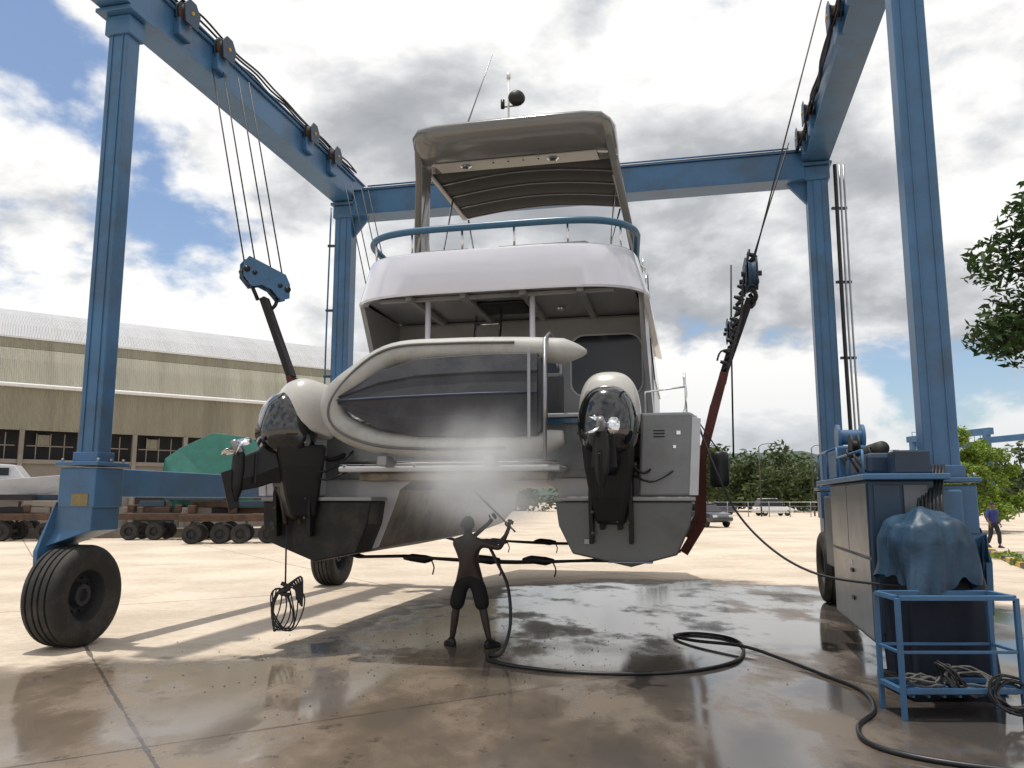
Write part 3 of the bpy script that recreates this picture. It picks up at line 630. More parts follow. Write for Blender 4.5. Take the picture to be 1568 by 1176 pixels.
for x_ in(-.85,.62):
    lathe('deck_light',[(0,.02),(.07,.02),(.10,.0),(0,0)],(x_,2.85,7.29),(0,0,-1),[CHROME],C,20); lathe('light_lens',[(0,.03),(.055,.022)],(x_,2.85,7.29),(0,0,-1),[BLK],C,16)
for x_ in(-.35,-.1,.15,.4): box('snap_fitting',(x_,2.75,7.265),(.03,.03,.015),BLK,C)
for x_ in(-1.6,1.6): box('canopy_side_beam',(x_,4.35,7.40),(.10,2.35,.12),TAUPE,C,None,.03)
cv=[]
for i in range(17):
    y=3.2+i*.145; arch=.035*abs(math.sin(i*math.pi/4))
    cv.append([(x,y,7.42+.14*math.cos(x/1.55*math.pi/2)-arch+ -.02*i/16) for x in[-1.55+.31*k for k in range(11)]])
o=loft('canopy_canvas',cv,CANVAS,C,smooth=True,cap=False,closed=False); sm=o.modifiers.new('s','SOLIDIFY'); sm.thickness=.01
for i in range(5):
    y=3.2+i*.58; tube('canopy_bow',[(x,y,7.40+.14*math.cos(x/1.55*math.pi/2)-.02) for x in[-1.55+.31*k for k in range(11)]],.012,STEEL,C,8)
tube('mast',[(-.15,3.0,7.75),(-.15,3.0,8.85)],.018,WHITE,C,8); tube('mast_light',[(-.15,3.0,8.85),(-.15,3.0,8.95)],.035,WHITE,C,10)
tube('mast_arm',[(-.28,3,8.35),(.02,3,8.35)],.014,STEEL,C,6)
lathe('radar_reflector',[(0,.08),(.08,.08),(.13,.04),(.145,0),(.13,-.04),(0,-.05)],(.0,2.95,8.46),(.3,-1,.1),BLK,C,20)
tube('spotlight',[(-.24,2.95,8.3),(-.24,2.95,8.45)],.035,BLK,C,10)
tube('whip_antenna',[(-.80,2.6,7.78),(-.36,2.7,9.15)],[.014,.008],STEEL,C,6)
tube('mooring_line',[(-2.3,-.05,1.75),(-2.3,-.06,1.2),(-2.29,-.06,.75)],.012,ROPE,C,6)
tube('fender',[(3.0,1.0,1.95),(3.0,1.0,2.0),(3.0,1.0,2.35),(3.0,1.0,2.4)],[.05,.12,.12,.05],BLK,C,12,4)
tube('fender_line',[(2.75,1.0,2.8),(3.0,1.0,2.4)],.01,ROPE,C,6)
# ------------------------------------------------------------------ outboards
def outboard(cx,cz,ang,name,drop=0,ls=1.0,lw=1.0):
    O=E(name,W(cx,-.12,cz),math.atan2(-fy.x,fy.y))
    R=RZ(ang)
    T=lambda p:R@V(p)
    RX=R@Matrix.Rotation(-.25,3,'X')
    def fw(q): return V((q.x*(1-.12*max(0,q.z)),q.y,q.z))
    ell('cowl_shell',T((0,.14,.13)),(.36,.40,.42),COWLW,O,RX,.72,40,26,-.60,fw)
    ell('cowl_face',T((0,-.10,-.05)),(.345,.37,.42),GLOSSB,O,RX,.78,40,26,-1,fw)
    tube('cowl_seam',[T((.355*math.cos(a),-.10-.355*abs(math.sin(a))*.9,-.17)) for a in[math.pi+math.pi*i/20 for i in range(21)]],.010,BLK,O,6)
    loft('midsection',[[T((s*w_,y+d*dy,z_)) for s,d in((-1,-1),(1,-1),(1,1),(-1,1))] for w_,y,dy,z_ in((.29,.0,.32,-.28),(.27,.02,.28,-.55),(.22,.05,.22,-.9),(.16,.1,.16,-1.2))],BLK,O,bevel=.05)
    for s in(-1,1): 
        loft('clamp_bracket',[[V((s*.2,y,z_)) for y,z_ in((.02,-.45),(.3,-.5),(.14,-1.4),(.0,-1.42),(-.06,-.9))],[V((s*.25,y,z_)) for y,z_ in((.02,-.45),(.3,-.5),(.14,-1.4),(.0,-1.42),(-.06,-.9))]],BLK,O,bevel=.01)
        tube('trim_ram',[V((s*.1,.02,-1.25)),V((s*.1,-.14,-.8))],.03,SILEN,O,10)
    for k in range(6): box('bracket_bolt',V(((-.2 if k%2 else .2),-.08,-.7-.12*k)),(.035,.03,.035),SILEN,O)
    dz=-drop
    def q_(y): return -.08+(y+.08)*ls
    loft('drive_leg',[[T((s*w_*lw,q_(y),z_+q*h_*lw)) for s,q in((-1,-.3),(-.6,-1),(.6,-1),(1,-.3),(.8,1),(-.8,1))] for y,z_,w_,h_ in((-.08,-.46,.20,.24),(-.35,-.42+dz*.4,.13,.20),(-.6,-.44+dz*.8,.075,.18),(-.86,-.47+dz,.05,.16))],BLK,O,bevel=.02)
    pl=((-.14,-.66,-.58),(.14,-.66,-.58),(.11,-.64,-.22),(-.11,-.64,-.22))
    loft('cavitation_plate',[[T((a,q_(b_)-k,c_+dz)) for a,b_,c_ in pl] for k in(0,.025)],BLK,O,bevel=.004)
    tube('gearcase',[T((0,q_(y),z_+dz)) for y,z_ in((-.90,-.20),(-.90,-.26),(-.90,-.42),(-.91,-.62),(-.92,-.80))],[.045,.075,.085,.075,.02],BLK,O,14,4)
    loft('skeg',[[T((k,q_(y),z_+dz)) for y,z_ in((-.94,-.40),(-.86,-.86),(-1.02,-.92),(-1.18,-.46))] for k in(-.012,.012)],BLK,O,bevel=.004)
    pc=V((0,q_(-.92),-.17+dz)); d=V((0,-.6,.8)).normalized()
    tube('propeller_hub',[T(pc-d*.06),T(pc+d*.02),T(pc+d*.12)],[.055,.06,.035],STEEL,O,16,3)
    u=d.cross(V((1,0,0))).normalized(); v_=d.cross(u)
    for k in range(3):
        an=2*math.pi*k/3+.4; r1=u*math.cos(an)+v_*math.sin(an); t1=d.cross(r1)
        A=[]
        for rr,cw,tw in((.05,.04,.8),(.10,.09,.65),(.15,.10,.5),(.19,.07,.4),(.205,.02,.35)):
            dirc=(t1*math.cos(tw)+d*math.sin(tw)); A.append([pc+d*.03+r1*rr-dirc*cw,pc+d*.035+r1*rr+d*.012,pc+d*.03+r1*rr+dirc*cw])
        o=loft('propeller_blade',[[T(p) for p in s] for s in A],CHROME,O,smooth=True,cap=False,closed=False); sm=o.modifiers.new('s','SOLIDIFY'); sm.thickness=.007
    tube('rigging_hose',[V((.12,.15,-.3)),V((.3,.35,-.45)),V((.45,.6,-.35)),V((.5,.75,-.2))],.03,BLK,O,8,4)
    tube('rigging_cable',[V((.2,.05,-.5)),V((.38,.0,-.62)),V((.5,.25,-.5)),V((.55,.6,-.3))],.014,BLK,O,8,4)
    tube('rigging_cable',[V((.2,.05,-.6)),V((.45,-.05,-.72)),V((.7,.1,-.6)),V((.8,.4,-.5))],.012,BLK,O,8,4)
    tube('steering_ram',[V((-.3,.1,-.52)),V((.3,.1,-.52))],.025,SILEN,O,8)
    return O
outboard(1.74,2.72,0,'outboard_motor',.0)
outboard(-2.20,2.76,-.75,'outboard_motor.001',.18,.74,1.3)
# ------------------------------------------------------------------ dinghy
D=E('inflatable_dinghy',B0,math.atan2(-fy.x,fy.y))
cl=[(1.52,-.36,3.48),(1.25,-.36,3.50),(.7,-.36,3.54),(-.1,-.36,3.56),(-.80,-.37,3.53),(-1.22,-.42,3.28),(-1.52,-.46,3.0),(-1.46,-.42,2.70),(-1.0,-.38,2.50),(-.3,-.36,2.44),(.6,-.36,2.44),(1.0,-.36,2.46),(1.25,-.36,2.5)]
tube('tube',cl,[.02,.15,.15,.15,.15,.16,.16,.16,.15,.15,.15,.14,.08],TUBEW,D,20,6)
tube('rub_strake',[(x,y-.153,z_+(.06 if z_>3 else -.06)) for x,y,z_ in cl[2:11]],.016,mat('strake_grey',(.12,.12,.12),.6),D,8,6)
S_=[]
for x,c1,c2,kz,ky,cy in((.98,3.46,2.52,3.0,-.60,-.53),(.3,3.47,2.51,3.0,-.62,-.54),(-.45,3.44,2.53,2.99,-.62,-.55),(-.92,3.31,2.62,2.98,-.61,-.56),(-1.25,3.12,2.80,2.97,-.60,-.57),(-1.43,3.02,2.93,2.97,-.60,-.58)):
    m1=(c1*.5+kz*.5); m2=(c2*.5+kz*.5); my=cy*.5+ky*.5
    S_.append([(x,-.38,c1+.01),(x,cy,c1),(x,my-.012,m1+.02),(x,my+.008,m1-.01),(x,ky,kz),(x,my+.008,m2+.01),(x,my-.012,m2-.02),(x,cy,c2),(x,-.38,c2-.01)])
loft('dinghy_bottom',S_,DGREY,D,bevel=.006)
tube('keel_strip',[(x,ky-.006,kz) for x,kz,ky in((.98,3.0,-.60),(.3,3.0,-.62),(-.45,2.99,-.62),(-.92,2.98,-.61),(-1.25,2.97,-.60),(-1.43,2.97,-.60))],.014,mat('keel_blue',(.03,.045,.09),.5),D,8)
box('dinghy_transom',(1.0,-.34,2.98),(.05,.42,.85),DGREY,D,None,.01)
box('davit_strap',(.90,-.66,2.98),(.035,.012,1.0),STEEL,D,None,.003)
tube('davit_post',[(1.07,-.60,2.25),(1.07,-.58,3.62)],.022,STEEL,D,10)
tube('davit_arm',[(1.07,-.58,3.6),(1.07,-.1,3.75),(1.07,.4,3.4)],.02,STEEL,D,10,4)
tube('lashing',[(-.2,-.1,3.72),(-.25,-.2,3.74),(-.25,.3,3.4)],.012,ROPE,D,6)
for x_ in(-.9,.4): box('chock',(x_,-.34,2.25),(.12,.3,.12),GELG,D,None,.02)
# ------------------------------------------------------------------ hanging rope, hoses
hr=W(-2.29,-.06,.7)
RO=E('hanging_rope_coil')
for k in range(7):
    rnd=random.Random(40+k); cx=-.16+.035*k; w_=.06+.03*k; h_=.24+.03*rnd.random()
    pts=[hr+V((cx*.7+w_*.8*math.cos(a)+.03*math.sin(2*a+k),.03*math.sin(a+k)+.012*k,-.22-.03*rnd.random()+h_*math.sin(a))) for a in[2*math.pi*i/12 for i in range(12)]]
    tube('loop',pts,.009,ROPE,RO,6,4,closed=True)
for k in range(5):
    tube('tail',[hr+V((0,0,.0)),hr+V((.06+.03*k,0,.08+.02*k)),hr+V((.13+.02*k,0,.0)),hr+V((.15+.015*k,0,-.12-.02*k))],.014,ROPE,RO,6,4)
tube('knot',[hr+V((-.05,0,.08)),hr+V((.05,0,.02)),hr+V((-.06,0,-.04)),hr+V((.06,0,-.06))],.026,ROPE,RO,8,4)
hz_=.02
hp=[(-.32,10.35,1.28),(-.18,10.2,1.02),(-.05,10.0,.75),(-.02,9.75,.35),(-.12,9.55,.06),(-.28,9.6,hz_),(-.22,9.3,hz_),(.15,8.95,hz_),(.7,8.7,hz_),(1.35,8.65,hz_),(2.0,8.85,hz_),(2.55,9.4,hz_),(2.85,10.3,hz_),(2.8,10.9,hz_),(2.45,11.2,hz_),(2.15,11.0,hz_),(2.3,10.5,hz_+.02),(2.75,9.95,hz_+.05),(3.0,9.4,hz_+.02),(3.2,8.6,hz_),(3.3,7.9,hz_),(3.1,7.2,hz_),(2.75,6.7,hz_),(2.65,6.2,hz_),(3.0,5.8,hz_),(3.8,5.5,hz_),(5.2,5.3,hz_)]
tube('pressure_hose',hp,.020,HOSE,None,8,8)
hang=[W(2.72,.3,2.78),W(2.9,.1,2.2),(2.55,9.2,1.65),(2.85,8.9,1.25),(3.2,8.6,1.03),(3.55,8.0,.99),(3.75,7.6,1.02)]
tube('shore_power_cable',hang,.013,ROPE,None,6,8)
# ------------------------------------------------------------------ people
def person(name,J,mats,facing,headc,scale=1.0,hands=None,shoes=BLK,shirt=None):
    Pn=E(name)
    def skin(nm,verts,edges,m,root=0,sub=2):
        me=bpy.data.meshes.new(nm); me.from_pydata([tuple(v[0]) for v in verts],edges,[]); me.materials.append(m)
        o=bpy.data.objects.new(nm,me); S.collection.objects.link(o); o.parent=Pn
        md=o.modifiers.new('skin','SKIN'); md.use_smooth_shade=True
        for i,v in enumerate(verts):
            sv=me.skin_vertices[0].data[i]; r=v[1]; sv.radius=(r if isinstance(r,tuple) else (r,r)); sv.use_root=(i==root)
        s=o.modifiers.new('s','SUBSURF'); s.levels=sub; s.render_levels=sub
        return o
    names=['pel','spi','che','nec','hed','hL','kL','aL','tL','hR','kR','aR','tR','sL','eL','wL','mL','sR','eR','wR','mR','calfL','calfR']
    rad=dict(pel=.12,spi=.108,che=.128,nec=.05,hed=.055,hL=.09,kL=.055,aL=.036,tL=.03,hR=.09,kR=.055,aR=.036,tR=.03,sL=.06,eL=.038,wL=.025,mL=.032,sR=.06,eR=.038,wR=.025,mR=.032,calfL=.055,calfR=.055)
    J['hed']=headc-V((0,0,.04)); 
    J['calfL']=J['kL']*.65+J['aL']*.35; J['calfR']=J['kR']*.65+J['aR']*.35
    vs=[(J[n],rad[n]*scale) for n in names]; ix={n:i for i,n in enumerate(names)}
    ed=[('pel','spi'),('spi','che'),('che','nec'),('nec','hed'),('pel','hL'),('hL','kL'),('kL','calfL'),('calfL','aL'),('aL','tL'),('pel','hR'),('hR','kR'),('kR','calfR'),('calfR','aR'),('aR','tR'),('che','sL'),('sL','eL'),('eL','wL'),('wL','mL'),('che','sR'),('sR','eR'),('eR','wR'),('wR','mR')]
    skin('body',vs,[(ix[a],ix[b]) for a,b in ed],mats[0])
    f=V(facing).normalized(); r=f.cross(up).normalized(); u=r.cross(f)
    R3=Matrix((r,f,u)).transposed()
    def hf(q):
        y=q.y; z_=q.z
        x=q.x*(1-.22*max(0,-z_))
        if y>0: y=y*.92+ .05*math.exp(-((q.x/.16)**2+((z_+.12)/.16)**2))*3.4 -.07*math.exp(-(((abs(q.x)-.38)/.18)**2+((z_-.05)/.13)**2))+.04*math.exp(-((q.x/.35)**2+((z_+.48)/.1)**2))
        return V((x,y,z_))
    ell('head',headc,(.076*scale,.098*scale,.118*scale),mats[0],Pn,R3,1,48,36,-1,hf)
    ell('hair',headc-f*.012+u*.022*scale,(.083*scale,.100*scale,.108*scale),HAIR,Pn,R3,1,28,18,-.15,None)
    for s in(-1,1):
        ell('ear',headc+r*s*.08*scale,(.012,.02,.032),mats[0],Pn,R3,1,12,8)
        ell('eye',headc+r*s*.03*scale+f*.083*scale+u*.01,(.012,.008,.007),WHITE,Pn,R3,1,10,8)
    lo=mats[2]; 
    def mix(a,b,k): return J[a]*(1-k)+J[b]*k
    if lo=='short':
        v=[(J['pel']+V((0,0,.07)),.128*scale),(J['pel'],.138*scale),(J['hL'],.112*scale),(mix('hL','kL',.55),.105*scale),(mix('hL','kL',1.1),.105*scale),(J['hR'],.112*scale),(mix('hR','kR',.55),.105*scale),(mix('hR','kR',1.1),.105*scale)]
    else:
        v=[(J['pel']+V((0,0,.07)),.140*scale),(J['pel'],.145*scale),(J['hL'],.11*scale),(J['kL'],.08*scale),(mix('kL','aL',.9),.07*scale),(J['hR'],.11*scale),(J['kR'],.08*scale),(mix('kR','aR',.9),.07*scale)]
    skin('shorts' if lo=='short' else 'trousers',v,[(0,1),(1,2),(2,3),(3,4),(1,5),(5,6),(6,7)],mats[1],1)
    if shirt:
        v=[(J['pel']+V((0,0,.0)),.15*scale),(J['spi'],.145*scale),(J['che'],.155*scale),(mix('che','nec',.6),.075*scale),(J['sL'],.085*scale),(J['eL'],.065*scale),(J['sR'],.085*scale),(J['eR'],.065*scale)]
        skin('shirt',v,[(0,1),(1,2),(2,3),(2,4),(4,5),(2,6),(6,7)],shirt,1)
    for k in('L','R'):
        a=J['a'+k]; tt=J['t'+k]; d=(tt-a); d.z=0; d.normalize(); s=d.cross(up)
        secs=[]
        for q,wd,hh in((-.07,.03,.07),(-.04,.042,.10),(.03,.045,.10),(.10,.05,.065),(.16,.045,.05),(.19,.025,.03)):
            c=V((a.x,a.y,0))+d*q
            secs.append([c-s*wd+up*.003,c+s*wd+up*.003,c+s*wd*.9+up*hh*.6,c+s*wd*.4+up*hh,c-s*wd*.4+up*hh,c-s*wd*.9+up*hh*.6])
        loft('shoe',secs,shoes,Pn,smooth=False,bevel=.01)
    for k in('L','R'):
        w_=J['w'+k]; m_=J['m'+k]; d=(m_-w_).normalized(); grip=(hands or V((0,0,1)))
        g=(grip-d*grip.dot(d))
        g=g.normalized() if g.length>.1 else d.cross(V((1,0,0))).normalized(); nrm=d.cross(g)
        pc=m_
        for i in range(4):
            off=g*(.030-.02*i); ln=(.034,.038,.036,.028)[i]
            p0=pc+off+d*.02; p1=p0+d*ln; p2=p1+(nrm*.9+d*.2).normalized()*ln*.75; p3=p2+(nrm*.3-d).normalized()*ln*.6
            tube('finger',[p0,p1,p2,p3],[.0095,.009,.0085,.007],mats[0],Pn,8,3)
        p0=pc+g*.03-d*.02; tube('thumb',[p0,p0+g*.025+d*.02+nrm*.015,p0+g*.01+d*.035+nrm*.04],[.012,.011,.008],mats[0],Pn,8,3)
    return Pn
J=dict(pel=V((-.53,10.30,.87)),spi=V((-.54,10.28,1.04)),che=V((-.55,10.28,1.20)),nec=V((-.55,10.27,1.36)),
 hL=V((-.63,10.31,.82)),kL=V((-.70,10.36,.46)),aL=V((-.745,10.36,.09)),tL=V((-.80,10.46,.05)),
 hR=V((-.43,10.29,.82)),kR=V((-.36,10.27,.46)),aR=V((-.28,10.22,.09)),tR=V((-.20,10.30,.05)),
 sL=V((-.70,10.30,1.27)),eL=V((-.60,10.52,1.24)),wL=V((-.30,10.50,1.50)),mL=V((-.25,10.48,1.56)),
 sR=V((-.40,10.27,1.27)),eR=V((-.15,10.22,1.20)),wR=V((-.05,10.32,1.42)),mR=V((-.03,10.35,1.48)))
lt=V((-.5,10.66,1.92)); lb=V((.04,10.30,1.40))
person('man',J,[SKIN,SHORT,'short'],(-.25,.8,.45),V((-.56,10.26,1.48)),1.0,(lt-lb).normalized(),BLK)
G=E('pressure_washer_gun'); tube('lance',[lb,(lb+lt)/2,lt],.012,STEEL,G,8); tube('gun_grip',[V((-.03,10.36,1.50)),V((-.06,10.3,1.38))],.022,BLK,G,8); tube('gun_hose',[V((-.06,10.3,1.38)),V((-.2,10.3,1.25)),V((-.32,10.35,1.28))],.02,HOSE,G,8,4)
def J2(c,f,ph=.15):
    f=V(f).normalized(); r=f.cross(up).normalized(); c=V(c)
    q=lambda a,b,z_:c+r*a+f*b+up*z_
    return dict(pel=q(0,0,.93),spi=q(0,0,1.12),che=q(0,.01,1.32),nec=q(0,.02,1.46),hL=q(-.09,0,.9),kL=q(-.1,ph,.5),aL=q(-.1,ph*.9,.09),tL=q(-.11,ph+.13,.04),hR=q(.09,0,.9),kR=q(.1,-ph*.3,.5),aR=q(.1,-ph*1.6,.12),tR=q(.1,-ph*1.6+.14,.05),
      sL=q(-.17,0,1.40),eL=q(-.24,-.06,1.12),wL=q(-.26,.05,.9),mL=q(-.26,.08,.83),sR=q(.17,0,1.40),eR=q(.24,.0,1.12),wR=q(.25,.1,.9),mR=q(.25,.13,.83))
person('pedestrian',J2((18.3,31,0),(.2,-1,0)),[SKINF,TROUS,'long'],(.2,-1,-.1),V((18.3,30.98,1.6)),1.0,None,BLK,SHIRTB)
# ------------------------------------------------------------------ spray mist (volume; a faint source term stands in for multiply scattered daylight)
mm=bpy.data.materials.new('water_mist'); mm.use_nodes=True; t=mm.node_tree; L=t.links; t.nodes.clear()
o_=nn(t,'ShaderNodeOutputMaterial'); vsn=nn(t,'ShaderNodeVolumeScatter'); vsn.inputs['Color'].default_value=(1,1,1,1); vsn.inputs['Anisotropy'].default_value=0
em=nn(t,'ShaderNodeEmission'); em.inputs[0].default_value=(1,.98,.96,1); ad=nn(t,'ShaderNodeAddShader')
tc=nn(t,'ShaderNodeTexCoord'); vl=nn(t,'ShaderNodeVectorMath',operation='LENGTH'); L.new(tc.outputs['Object'],vl.inputs[0])
fall=mrange(vl.outputs['Value'],.0,1.0,1,0); nz=noi(tc.outputs['Object'],1.8,5,.6)
den_=mth('MULTIPLY',mth('MULTIPLY',fall,fall),mrange(nz,.33,.70,1.0,6.5))
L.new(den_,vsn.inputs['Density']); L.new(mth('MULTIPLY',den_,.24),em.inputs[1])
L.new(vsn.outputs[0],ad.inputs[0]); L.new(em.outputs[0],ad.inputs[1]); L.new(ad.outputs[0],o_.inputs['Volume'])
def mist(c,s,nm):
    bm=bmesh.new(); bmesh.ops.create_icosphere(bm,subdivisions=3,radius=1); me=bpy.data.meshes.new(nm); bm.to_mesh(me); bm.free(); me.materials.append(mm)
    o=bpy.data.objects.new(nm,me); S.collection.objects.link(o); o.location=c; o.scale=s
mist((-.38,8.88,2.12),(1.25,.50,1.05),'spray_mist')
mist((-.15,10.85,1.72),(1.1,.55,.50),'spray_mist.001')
# ------------------------------------------------------------------ warehouse
Wh=E('warehouse',(-30,47,0),math.atan2(.6,.8))
def strip(nm,prof,x0,x1,m,n=1,par=Wh):
    secs=[[(x0+(x1-x0)*i/n,y,z_) for y,z_ in prof] for i in range(n+1)]
    return loft(nm,secs,m,par,cap=False,closed=False)
x0,x1=-34,36
roofp=[(1.3,11.75),(2.5,12.7),(4.5,13.7),(7,14.5),(10,14.9),(13,15.0),(16,14.8),(19,14.1),(22,13.3),(24.5,12.3),(26,11.4)]
strip('roof',roofp,x0,x1,ROOF)
strip('roof_edge',[(1.1,11.6),(1.1,11.72),(1.32,11.74)],x0,x1,WHITE)
strip('upper_cladding',[(.93,10.95),(.6,10.2),(.15,8.75)],x0,x1,CLAD)
strip('upper_roof_band',[(1.1,11.58),(.95,10.97)],x0,x1,CLAD2)
strip('lower_cladding',[(.0,8.45),(-.05,7.0),(-.1,5.9)],x0,x1,CLAD2)
strip('gutter',[(.15,8.74),(-.25,8.62),(-.25,8.46),(.0,8.45)],x0,x1,WHITE)
box('window_band_back',((x0+x1)/2,.7,5.0),(x1-x0,.2,2.0),DARK,Wh,None,0)
box('front_wall',((x0+x1)/2,.2,2.0),(x1-x0,.3,4.0),CONC,Wh,None,0)
box('sill_beam',((x0+x1)/2,.0,4.05),(x1-x0,.3,.25),CONC,Wh,None,.02)
wr=random.Random(5)
for i in range(22):
    xx=x0+1+i*3.1
    box('column',(xx,-.05,2.95),(.25,.4,5.9),CONC,Wh,None,.01)
    for k in range(3):
        box('window_mullion',(xx+.8+k*.75,.25,4.95),(.05,.08,1.6),CONC,Wh,None,0)
    box('window_rail',(xx+1.55,.24,5.0),(2.5,.06,.06),CONC,Wh,None,0)
    if wr.random()<.45: box('window_pane',(xx+.8+.375,.3,5.35),(.7,.03,.65),CLAD2,Wh,None,0)
    if i%3==1: box('roller_door',(xx+1.5,-.01,1.8),(2.4,.12,3.4),DARK,Wh,None,0)
for xe in(x0,x1):
    M('gable',[(xe,y,z_) for y,z_ in [(.3,0),(.3,8.5)]+roofp+[(26,0)]],[tuple(range(len(roofp)+3))],CLAD,Wh)
box('rear_wall',((x0+x1)/2,26,5.7),(x1-x0,.2,11.4),CLAD,Wh,None,0)
LW=box('low_wall',(-21,38.5,.22),(34,.25,.45),CONC,None,RZ(.12))
def trailer(c,a,nm,m=RUST,l=5,load=0):
    T_=E(nm,c,a)
    for s in(-.8,.8): box('frame_rail',(0,s,1.05),(l,.18,.28),m,T_,None,.02)
    for k in range(5): box('cross_member',(-l/2+.3+k*(l-.6)/4,0,1.05),(.16,1.5,.2),m,T_,None,.02)
    for k in(-l/2+.5,-l/2+1.6,l/2-1.6,l/2-.5):
        for s in(-.75,.75): wheel(T_,(k,s,.4),(0,1,0),.4,.3,seg=20)
        beam('axle_beam',(k,-.55,.4),(k,.55,.4),.12,.12,m,T_)
    for k in(-l/2+.4,0,l/2-.4): box('keel_support',(k,0,1.4),(.3,1.2,.35),m,T_,None,.03)
    rr=random.Random(load)
    for k in range(9 if load else 0):
        box('stacked_timber',(rr.uniform(-l/2+.6,l/2-.6),rr.uniform(-.4,.4),1.35+.28*(k//3)),(rr.uniform(.8,2),.3,.25),[RUST,CONC,DARK,DBLUE][k%4],T_,RZ(rr.uniform(-.2,.2)),.02)
trailer((-21.5,36.5,0),.1,'boat_trailer',load=3); trailer((-15.2,37.5,0),.05,'boat_trailer.001',load=4); trailer((-26,40,0),.3,'boat_trailer.002',load=5); trailer((-11.8,34.5,0),.2,'boat_trailer.003',RUST,4,6)
CB=E('covered_boat',(-13.8,38.5,0),.3)
def cbs(x,w_,z0,z1): return [(x,-w_,z0+.9),(x,-w_*.6,z0),(x,w_*.6,z0),(x,w_,z0+.9),(x,w_*.7,z0+1.6),(x,0,z1),(x,-w_*.7,z0+1.6)]
loft('cover',[cbs(-2.6,.15,2.0,3.2),cbs(-2.0,.8,1.3,4.2),cbs(-.5,1.1,1.1,5.0),cbs(1.2,1.1,1.1,4.8),cbs(2.2,.9,1.3,4.0)],TEAL,CB,smooth=False,bevel=.08)
for x_ in(-1.2,1.2):
    for s in(-.7,.7): beam('stand_leg',(x_,s,0),(x_,s*.5,1.3),.1,.1,RUST,CB)
WB=E('parked_motor_boat',(-23.8,37.6,0),.25)
def wbs(x,w_,z0,z1): return [(x,-w_,z1),(x,-w_*.85,z0+.5),(x,0,z0),(x,w_*.85,z0+.5),(x,w_,z1)]
loft('hull',[wbs(-2.6,.9,1.5,2.6),wbs(0,1.0,1.45,2.7),wbs(1.8,.75,1.6,2.85),wbs(3.0,.06,2.3,3.0)],GEL,WB,bevel=.03)
loft('cabin',[[(-1,-.7,2.7),(-1,.7,2.7),(-1,.6,3.5),(-1,-.6,3.5)],[(1.2,-.6,2.75),(1.2,.6,2.75),(.7,.5,3.4),(.7,-.5,3.4)]],GEL,WB,bevel=.05)
box('cabin_window',(-.1,-.69,3.08),(1.3,.03,.35),WIN,WB); 
for x_ in(-1.5,1): beam('stand_leg',(x_,-.7,0),(x_,-.3,1.7),.1,.1,RUST,WB); beam('stand_leg',(x_,.7,0),(x_,.3,1.7),.1,.1,RUST,WB)
# ------------------------------------------------------------------ cars
REDL=mat('red_lens',(.4,.02,.02),.3)
def car(nm,loc,rz,paint,van=False):
    c=E(nm,loc,rz)
    pr=[(-2.2,.45,.75,.80),(-2.1,.35,1.0,.86),(-1.3,.30,1.08,.88),(0,.28,1.05,.88),(1.2,.30,1.0,.88),(1.9,.35,.9,.84),(2.2,.45,.7,.75)]
    loft('body',[[(x,-w_,z0),(x,w_,z0),(x,w_*1.02,(z0+z1)/2),(x,w_*.93,z1),(x,-w_*.93,z1),(x,-w_*1.02,(z0+z1)/2)] for x,z0,z1,w_ in pr],paint,c,bevel=.05)
    h=1.95 if van else 1.55
    loft('greenhouse',[[(x,-w_,z0),(x,w_,z0),(x,w_*.85,z1),(x,-w_*.85,z1)] for x,z0,z1,w_ in((-2.0,1.03,1.1,.78),(-1.5,1.05,h-.05,.8),(0,1.04,h,.8),(.4,1.02,h-.08,.8),(1.1,.98,1.03,.78))],WIN,c,bevel=.03)
    loft('roof',[[(x,-.66,h-.06),(x,.66,h-.06),(x,.62,h+.01),(x,-.62,h+.01)] for x in(-1.5,.3)],paint,c,bevel=.02)
    for x_ in(-1.35,1.35):
        for s in(-.78,.78): wheel(c,(x_,s,.33),(0,1,0),.33,.22,seg=24)
    for s in(-.6,.6): box('headlight',(2.14,s,.72),(.12,.3,.14),WHITE,c,None,.03); box('tail_light',(-2.17,s,.85),(.06,.25,.14),REDL,c,None,.02)
car('parked_car',(13.0,55,0),math.radians(-70),CARD)
car('parked_car.001',(29.5,92,0),math.radians(10),WHITE,True)
car('parked_car.002',(24,95,0),math.radians(160),CARD)
# ------------------------------------------------------------------ vegetation
def leafmat(nm,a,b_):
    m=bpy.data.materials.new(nm); m.use_nodes=True; t=m.node_tree; p=t.nodes['Principled BSDF']
    g=nn(t,'ShaderNodeNewGeometry'); r=nn(t,'ShaderNodeValToRGB'); r.color_ramp.elements[0].color=(*a,1); r.color_ramp.elements[1].color=(*b_,1)
    t.links.new(g.outputs['Random Per Island'],r.inputs[0]); t.links.new(r.outputs[0],p.inputs['Base Color']); p.inputs['Roughness'].default_value=.55
    p.inputs['Specular IOR Level'].default_value=.25
    tr=nn(t,'ShaderNodeBsdfTranslucent'); t.links.new(r.outputs[0],tr.inputs[0]); mx=nn(t,'ShaderNodeMixShader'); mx.inputs[0].default_value=.3
    o=t.nodes['Material Output']; t.links.new(p.outputs[0],mx.inputs[1]); t.links.new(tr.outputs[0],mx.inputs[2]); t.links.new(mx.outputs[0],o.inputs[0]); return m
LF1=leafmat('leaf_dark',(.015,.035,.01),(.055,.10,.025)); LF2=leafmat('leaf_light',(.10,.17,.02),(.28,.38,.07)); LF3=leafmat('leaf_far',(.035,.055,.02),(.11,.14,.05))
BARK=mat('bark',(.10,.08,.06),.9,0,.4,6,.5,30)
